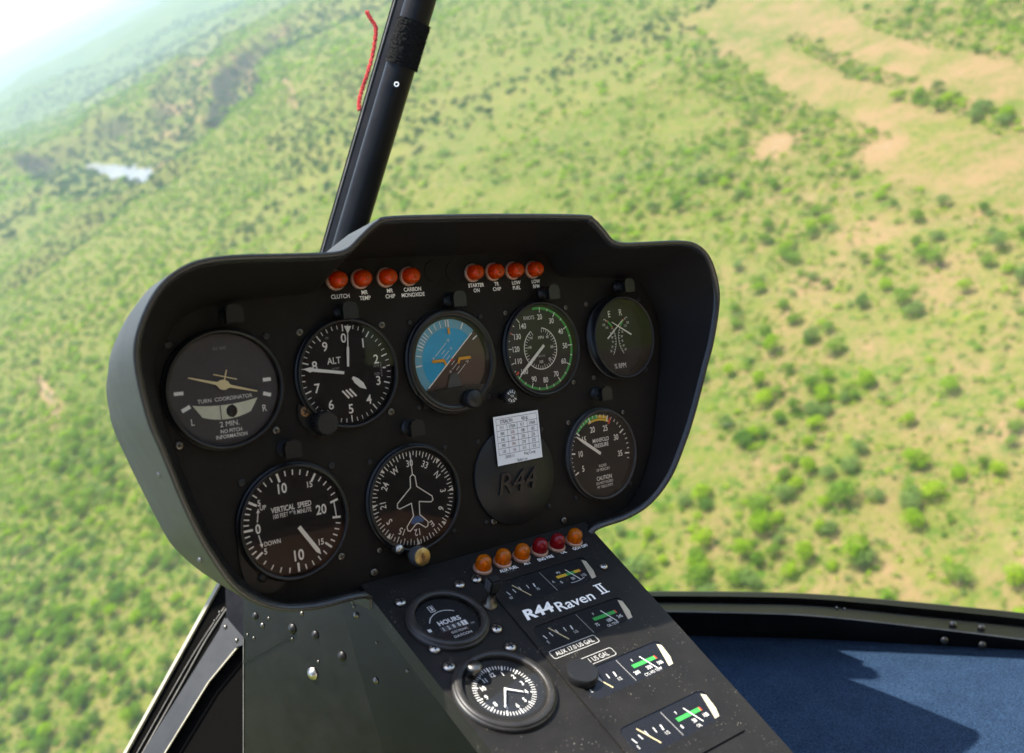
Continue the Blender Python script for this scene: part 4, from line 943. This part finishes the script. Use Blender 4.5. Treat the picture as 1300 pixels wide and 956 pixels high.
def density(x, y):
    d = .40 + 1.3*(fbm(x, y, 26, 3, 21)-.45) + .7*(fbm(x, y, 200, 2, 25)-.5)
    rr_ = np.hypot(x, y)
    px, py, _ = proj(x, y, np.full(x.shape, GZ))
    left = np.clip((640-px)/300, 0, 1)
    d = d + .34*left
    d = np.where(inpoly(x, y, CLEAR), .0, d)
    for bnd in BAND1: d = np.where(segdist(x, y, bnd) < 9 + 5*fbm(x, y, 12, 2, 30), .95, d)
    for bnd in ROW: d = np.where(segdist(x, y, bnd) < 3.5 + 3*fbm(x, y, 9, 2, 31), .9, d)
    d = np.where(inpoly(x, y, TOPB) & (fbm(x, y, 35, 2, 33) > .42), .9, d)
    for sx, sy, sr in SOIL: g = gp(sx, sy); d = np.where(np.hypot(x-g[0], y-g[1]) < sr, 0, d)
    g = segdist(x, y, RV); d = np.where(g < 11, 0, np.where(g < 120, np.maximum(d, .85), d))
    for gg in (GA, GC): q = segdist(x, y, gg); d = np.where((q < 60), np.maximum(d, .9), d)
    return d
soil = np.zeros(V.shape[0]); fx, fy = V[:, 0], V[:, 1]
soil += np.where(inpoly(fx, fy, CLEAR), .07, 0)
for sx, sy, sr in SOIL: g = gp(sx, sy); soil = np.maximum(soil, np.clip(1.4 - np.hypot(fx-g[0], fy-g[1])/(sr*1.2), 0, 1)*.5)
pxv, pyv, dv_ = proj(fx, fy, V[:, 2]); infront = (V[:, 1] > 0)
soil += np.where(infront, .17*np.clip((pxv-760)/250, 0, 1), 0) + np.where(infront, -.18*np.clip((600-pxv)/300, 0, 1), 0)
for pth in (GA, GB): soil = np.maximum(soil, .45*np.clip(1.3-segdist(fx, fy, pth)/45, 0, 1)*(fbm(fx, fy, 40, 3, 44) > .5))
for pth in (W2([(368, 118), (378, 130), (384, 152)]), W2([(50, 482), (62, 500), (74, 522), (66, 545)])): soil = np.maximum(soil, .8*(segdist(fx, fy, pth) < 1.9))
meg = npmesh('ground', V, Fq, [], smooth=True)
at = meg.attributes.new('soil', 'FLOAT', 'POINT'); at.data.foreach_set('value', soil.astype(np.float32))
m, nt, p = nodes('ground_cover')
g = N(nt, 'ShaderNodeNewGeometry'); pos = g.outputs['Position']
def noise(sc, de=5., ro=.6): n_ = N(nt, 'ShaderNodeTexNoise', Scale=sc, Detail=de, Roughness=ro); L(nt, pos, n_.inputs['Vector']); return n_.outputs['Fac']
def mr(s_, a, c, lo=0., hi=1.): q = N(nt, 'ShaderNodeMapRange'); q.inputs[1].default_value = a; q.inputs[2].default_value = c; q.inputs[3].default_value = lo; q.inputs[4].default_value = hi; L(nt, s_, q.inputs[0]); return q.outputs[0]
def mixc(f, a, c):
    q = N(nt, 'ShaderNodeMix', data_type='RGBA')
    for s_, v in ((0, f), (6, a), (7, c)):
        if isinstance(v, tuple): q.inputs[s_].default_value = (*v, 1)
        elif isinstance(v, float): q.inputs[s_].default_value = v
        else: L(nt, v, q.inputs[s_])
    return q.outputs[2]
grass = mixc(mr(noise(.02), .35, .65), (.080, .118, .014), (.150, .150, .030))
grass = mixc(mr(noise(.22, 6., .7), .45, .62), grass, (.165, .135, .045))
grass = mixc(mr(noise(.45, 5., .7), .52, .60), grass, (.050, .105, .008))
atn = N(nt, 'ShaderNodeAttribute'); atn.attribute_name = 'soil'
grass = mixc(mr(atn.outputs['Fac'], -.02, -.16), grass, mixc(mr(noise(.12, 6., .7), .38, .62), (.048, .115, .008), (.100, .145, .018)))
sm = N(nt, 'ShaderNodeMath', operation='ADD'); L(nt, atn.outputs['Fac'], sm.inputs[0]); L(nt, noise(.075, 7., .68), sm.inputs[1])
sm2 = N(nt, 'ShaderNodeMath', operation='MULTIPLY_ADD'); sm2.inputs[1].default_value = .35; L(nt, noise(.6, 4., .7), sm2.inputs[0]); L(nt, sm.outputs[0], sm2.inputs[2])
base = mixc(mr(sm2.outputs[0], .78, 1.06), grass, (.225, .150, .068))
base = mixc(mr(sm2.outputs[0], 1.25, 1.5), base, (.26, .185, .115))
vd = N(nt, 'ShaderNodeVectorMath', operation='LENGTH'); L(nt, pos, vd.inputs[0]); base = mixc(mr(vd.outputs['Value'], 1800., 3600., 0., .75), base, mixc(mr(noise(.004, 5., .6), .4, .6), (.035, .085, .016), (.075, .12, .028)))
# steep gorge sides show rock
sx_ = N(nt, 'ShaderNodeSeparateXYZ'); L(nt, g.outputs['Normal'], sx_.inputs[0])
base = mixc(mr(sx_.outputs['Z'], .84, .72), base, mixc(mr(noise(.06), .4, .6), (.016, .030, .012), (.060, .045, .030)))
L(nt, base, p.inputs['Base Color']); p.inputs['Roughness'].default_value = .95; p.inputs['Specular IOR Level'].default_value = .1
bp = N(nt, 'ShaderNodeBump', Strength=.9, Distance=1.2); L(nt, noise(.5, 5., .7), bp.inputs['Height']); L(nt, bp.outputs[0], p.inputs['Normal'])
meg.materials.append(m); go = bpy.data.objects.new('ground', meg); COL.objects.link(go); go['kind'] = 'structure'

# river in the gorge
m, nt, p = nodes('white_water'); g = N(nt, 'ShaderNodeNewGeometry'); n1 = N(nt, 'ShaderNodeTexNoise', Scale=.07, Detail=6., Roughness=.7); L(nt, g.outputs['Position'], n1.inputs['Vector'])
rp = N(nt, 'ShaderNodeValToRGB'); rp.color_ramp.elements[0].position = .42; rp.color_ramp.elements[0].color = (.10, .11, .10, 1); rp.color_ramp.elements[1].position = .58; rp.color_ramp.elements[1].color = (.20, .19, .165, 1)
L(nt, n1.outputs['Fac'], rp.inputs[0]); L(nt, rp.outputs[0], p.inputs['Base Color']); p.inputs['Roughness'].default_value = .35
wl = []
cpts = catmull([(*q,) for q in path2([(212, 234), (200, 231), (185, 226), (165, 221), (148, 217), (130, 214), (112, 210)], GZ-17)], 6)
for i, (x, y) in enumerate(cpts):
    a = np.array(cpts[min(i+1, len(cpts)-1)]) - np.array(cpts[max(i-1, 0)]); a = a/np.linalg.norm(a); nrm = np.array([-a[1], a[0]]); wq = 15*math.sin(PI*(i+.5)/len(cpts))**.5*(.55+.6*random.random()); wl += [(x+nrm[0]*wq, y+nrm[1]*wq), (x-nrm[0]*wq, y-nrm[1]*wq)]
zw = GZ - 16.2
b = MB(); b.add([(x, y, zw) for x, y in wl], [(2*i, 2*i+1, 2*i+3, 2*i+2) for i in range(len(cpts)-1)], 'white_water'); o = b.build('river'); o['kind'] = 'structure'

# ---- trees
def leafcloud(seed, nq, size, lobes=5, squash=.75, big=1.):
    r = np.random.default_rng(seed); C = []
    for k in range(lobes):
        a = r.uniform(0, 2*PI); q = r.uniform(.1, .55); C.append((q*math.cos(a), q*math.sin(a), r.uniform(-.15, .3), r.uniform(.42, .68)))
    C.append((0, 0, .15, .7)); C = np.array(C)
    k = r.integers(0, len(C), nq); d = r.normal(size=(nq, 3)); d /= np.linalg.norm(d, axis=1)[:, None]; d[:, 2] = np.where(d[:, 2] < -.35, -d[:, 2], d[:, 2])
    rad_ = C[k, 3]*r.uniform(.72, 1.05, nq)**.6
    ctr = C[k, :3] + d*rad_[:, None]; ctr[:, 2] *= squash
    nrm = d + r.normal(size=(nq, 3))*.55; nrm /= np.linalg.norm(nrm, axis=1)[:, None]
    t1 = np.cross(nrm, r.normal(size=(nq, 3))); t1 /= np.linalg.norm(t1, axis=1)[:, None]; t2 = np.cross(nrm, t1)
    s_ = size*r.uniform(.6, 1.25, nq)[:, None]
    V = np.stack([ctr+t1*s_*.95, ctr+t2*s_*.7, ctr-t1*s_*.95, ctr-t2*s_*.7], 1)
    V[..., 2] += .62
    return V                                      # (nq, 4, 3), crown radius about 1, sits from ~.1 to ~1.3
LM = ['leaf_mid', 'leaf_bright', 'leaf_dark', 'leaf_pale', 'leaf_deep']
protos = {}
def proto(kind, mt):
    key = (kind, mt)
    if key in protos: return protos[key]
    nq, sz, lb, sq = [(520, .085, 6, .80), (460, .095, 9, .62), (380, .10, 3, .95)][kind]
    Vc = leafcloud(100+kind*7, nq, sz, lb, sq).reshape(-1, 3); me = npmesh('crown', Vc, np.arange(len(Vc)).reshape(-1, 4), [LM[mt]])
    b = MB(); b.tube([(0, 0, -.25), (.02, .01, .12), (0, .02, .45), (.03, 0, .75)], [.075, .055, .045, .02], 'bark', n=7)
    for k in range(4): a = k*1.7+kind; b.tube([(0, .01, .3+.05*k), (.22*math.cos(a), .22*math.sin(a), .55), (.42*math.cos(a), .42*math.sin(a), .75)], [.035, .025, .01], 'bark', n=5)
    o = b.build('trunk'); mt_ = o.data; bpy.data.objects.remove(o)
    protos[key] = (me, mt_); return protos[key]
def scatter(r0, r1, cell, smin, smax, ppow=1.):
    # jittered grid over the wedge the camera can see, with a margin
    xs_, ys_ = np.meshgrid(np.arange(-r1, r1, cell), np.arange(-60, r1, cell)); x = xs_.ravel(); y = ys_.ravel()
    x = x + rng.uniform(-.5, .5, x.shape)*cell*.95; y = y + rng.uniform(-.5, .5, y.shape)*cell*.95
    d = np.hypot(x, y); k = (d > r0) & (d <= r1); x, y = x[k], y[k]
    px, py, dz = proj(x, y, np.full(x.shape, GZ)); k = (dz > 5) & (px > -160) & (px < 1460) & (py > -90) & (py < 1010); x, y = x[k], y[k]
    k = rng.uniform(size=x.shape) < np.clip(density(x, y), 0, 1)**ppow; x, y = x[k], y[k]
    s_ = smin + (smax-smin)*rng.uniform(size=x.shape)**1.9
    return x, y, relief(x, y)+GZ, s_
near = scatter(80, 400, 3.3, .7, 2.7); mid = scatter(400, 900, 5.4, 1.3, 3.4); far_ = scatter(900, 2100, 12., 3.5, 7.5); vfar = scatter(2100, 3800, 28., 7., 13.)
x, y, z, s_ = near; s_ = s_*(1 + .35*(fbm(x, y, 40, 2, 71)-.4)*2)
px, py, dz = proj(x, y, z)
# the largest in the picture become single trees
vis = (px > -10) & (px < 1310) & (py > -10) & (py < 975)
hidden = inpoly(px, py, [(165, 325), (420, 318), (450, 280), (770, 272), (800, 300), (900, 305), (915, 360), (850, 600), (740, 665), (925, 866), (960, 1000), (150, 1000), (270, 740), (140, 500)]) | ((px > 780) & (py > 748))
size = np.where(vis & ~hidden, s_/dz, 0); order = np.argsort(-size); ind = order[:290]; rest = np.ones(len(x), bool); rest[ind] = False
def kindof(v): return rng.choice(4, p=v)
special = [((1020, 696), 2.5, 1, 2, 'round vivid green tree standing alone right of the instrument panel', ), ((1082, 698), 3.3, 1, 0, 'broad yellow green tree just right of the round vivid green one'), ((1072, 625), 3.4, 0, 1, 'wide green tree above the broad yellow green tree')]
trees = []
for (tx, ty), ts, mt, kd, lb in special: gx, gy = gp(tx, ty, GZ+1.5); trees.append((gx, gy, float(relief(np.array([gx]), np.array([gy]))[0])+GZ, ts, mt, kd, lb))
for i in ind:
    if any(math.hypot(px[i]-q[0][0], py[i]-q[0][1]) < 24 for q in special): continue
    mt = kindof([.36, .40, .04, .20]) if px[i] > 600 else kindof([.5, .15, .2, .15])
    trees.append((x[i], y[i], z[i], s_[i], mt, int(rng.integers(0, 3)), None))
adj = ['mid green', 'bright yellow green', 'dark green', 'pale grey green']; shp = ['rounded tree', 'spreading bushy tree', 'small compact tree']
for tx, ty, tz, ts, mt, kd, lb in trees:
    e = bpy.data.objects.new('tree', None); COL.objects.link(e); e.location = (tx, ty, tz - .05*ts); e.rotation_euler = (0, 0, rng.uniform(0, 6.28)); e.scale = (ts, ts, ts*rng.uniform(.85, 1.15))
    if lb is None:
        pxx = float(proj(np.array([tx]), np.array([ty]), np.array([tz]))[0][0]); pyy = float(proj(np.array([tx]), np.array([ty]), np.array([tz]))[1][0])
        where = ('on the reddish slope right of the instrument panel' if pyy > 300 else 'beside the tan clearing, right of the post') if pxx > 860 else 'on the plain above the instrument panel hood' if pxx > 430 and pyy < 330 else 'on the grassy slope left of the instrument panel'
        lb = f'{adj[mt]} {shp[kd]} {where}'
    tag(e, lb, 'tree', 'trees scattered over the plain')
    cm, tm = proto(kd, mt)
    c = bpy.data.objects.new('crown', cm); COL.objects.link(c); c.parent = e
    t_ = bpy.data.objects.new('trunk', tm); COL.objects.link(t_); t_.parent = e
def mass(name, sets, label):
    Vs, Ms = [], []
    for (x, y, z, s_), tmpl in sets:
        T_ = [leafcloud(300+k, *tmpl, lobes=4, squash=.52) for k in range(7)]
        k = rng.integers(0, 7, len(x)); a = rng.uniform(0, 2*PI, len(x))
        for q in range(7):
            w = np.nonzero(k == q)[0]
            if not len(w): continue
            B = T_[q]; ca, sa = np.cos(a[w])[:, None, None], np.sin(a[w])[:, None, None]; sc = s_[w][:, None, None]
            X_ = (B[None, ..., 0]*ca - B[None, ..., 1]*sa)*sc + x[w][:, None, None]; Y_ = (B[None, ..., 0]*sa + B[None, ..., 1]*ca)*sc + y[w][:, None, None]; Z_ = (B[None, ..., 2]*.8 - .1)*sc + z[w][:, None, None]
            Vs.append(np.stack([X_, Y_, Z_], -1).reshape(-1, 3)); pm = np.array([.42, .28, .10, .20]); gd = np.minimum(np.minimum(np.minimum(segdist(x[w], y[w], GA), segdist(x[w], y[w], RV)-35), segdist(x[w], y[w], GC)), np.minimum(segdist(x[w], y[w], GB), segdist(x[w], y[w], GD))); wd_ = fbm(x[w], y[w], 330, 3, 61) + .25*np.clip((-GZ-abs(z[w])-0)/40, -1, 1)*-1; dk = (gd < 40) | ((np.hypot(x[w], y[w]) > 480) & (wd_ > .49)); mk = np.where(dk & (rng.uniform(size=len(w)) < .9), 4, rng.choice(4, len(w), p=pm)); Ms.append(np.repeat(mk, B.shape[0]))
    V = np.concatenate(Vs); M_ = np.concatenate(Ms); me = npmesh(name, V, np.arange(len(V)).reshape(-1, 4), LM, M_)
    o = bpy.data.objects.new(name, me); COL.objects.link(o); tag(o, label, kind='stuff'); return o
xr, yr, zr, sr_ = x[rest], y[rest], z[rest], s_[rest]
mass('bushland', [((xr, yr, zr, sr_), (90, .17)), (mid, (34, .30)), (far_, (16, .42)), (vfar, (10, .5))], 'green bushland covering the plain to the hazy distance')
# low scrub and tussocks between the trees
sc_ = scatter(80, 430, 1.45, .30, 1.15, .5)
kk = rng.uniform(size=len(sc_[0])) < .75
mass('scrub', [(tuple(a[kk] for a in sc_), (18, .30))], 'low green scrub and tussocks between the trees')
print('TREES', len(trees), len(xr), len(mid[0]), len(far_[0]), len(sc_[0]))

# ================================================================== AIR, SKY, SUN, CAMERA
b = MB(); hb, ht = GZ - 170, 130.; b.box((0, 0, (hb+ht)/2), (95000, 95000, ht-hb), 'paper'); hz = b.build('haze'); hz['kind'] = 'stuff'
hm = bpy.data.materials.new('haze_air'); hm.use_nodes = True; nt = hm.node_tree; nt.nodes.clear(); out = nt.nodes.new('ShaderNodeOutputMaterial')
pv = nt.nodes.new('ShaderNodeVolumePrincipled'); pv.inputs['Color'].default_value = (.45, .55, .57, 1); pv.inputs['Density'].default_value = HAZE = .00022; pv.inputs['Anisotropy'].default_value = .2
L(nt, pv.outputs[0], out.inputs['Volume']); hz.data.materials.clear(); hz.data.materials.append(hm)

sun_p = Vector((-.43, .88, -.13)).normalized(); sun_w = ((CAM @ RM) @ sun_p).normalized()
elev = math.asin(sun_w.z); azi = math.atan2(sun_w.x, sun_w.y); print('SUN elev', math.degrees(elev), 'az', math.degrees(azi))
sl = bpy.data.lights.new('sun', 'SUN'); sl.energy = 3.0; sl.angle = R_(.5); sl.color = (1., .95, .86)
so = bpy.data.objects.new('sun', sl); COL.objects.link(so); so.rotation_euler = sun_w.to_track_quat('Z', 'Y').to_euler()
W = bpy.data.worlds.new('World'); S.world = W; W.use_nodes = True; nt = W.node_tree; bg = nt.nodes['Background']
sk = nt.nodes.new('ShaderNodeTexSky'); sk.sky_type = 'NISHITA'; sk.sun_disc = False; sk.sun_elevation = elev; sk.sun_rotation = azi; sk.dust_density = 1.4; sk.air_density = .9; sk.ozone_density = .3
nt.links.new(sk.outputs[0], bg.inputs[0]); bg.inputs[1].default_value = .11

cd = bpy.data.cameras.new('camera'); co = bpy.data.objects.new('camera', cd); COL.objects.link(co); co.matrix_world = CAM.to_4x4()
cd.sensor_width = 36; cd.lens = 36*F/1300; cd.shift_y = -(478-CY0)/1300; cd.clip_start = .02; cd.clip_end = 120000
cd.dof.use_dof = True; cd.dof.focus_distance = .74; cd.dof.aperture_fstop = 6.5
S.camera = co
S.view_settings.view_transform = 'Standard'; S.view_settings.look = 'None'; S.view_settings.exposure = 2.08; S.view_settings.gamma = 1; S.view_settings.use_curve_mapping = False
S.cycles.use_denoising = True; S.cycles.max_bounces = 8; S.cycles.transparent_max_bounces = 16; S.cycles.volume_bounces = 1; S.cycles.caustics_reflective = False; S.cycles.caustics_refractive = False
S.cycles.sample_clamp_indirect = 8
bpy.context.view_layer.update()
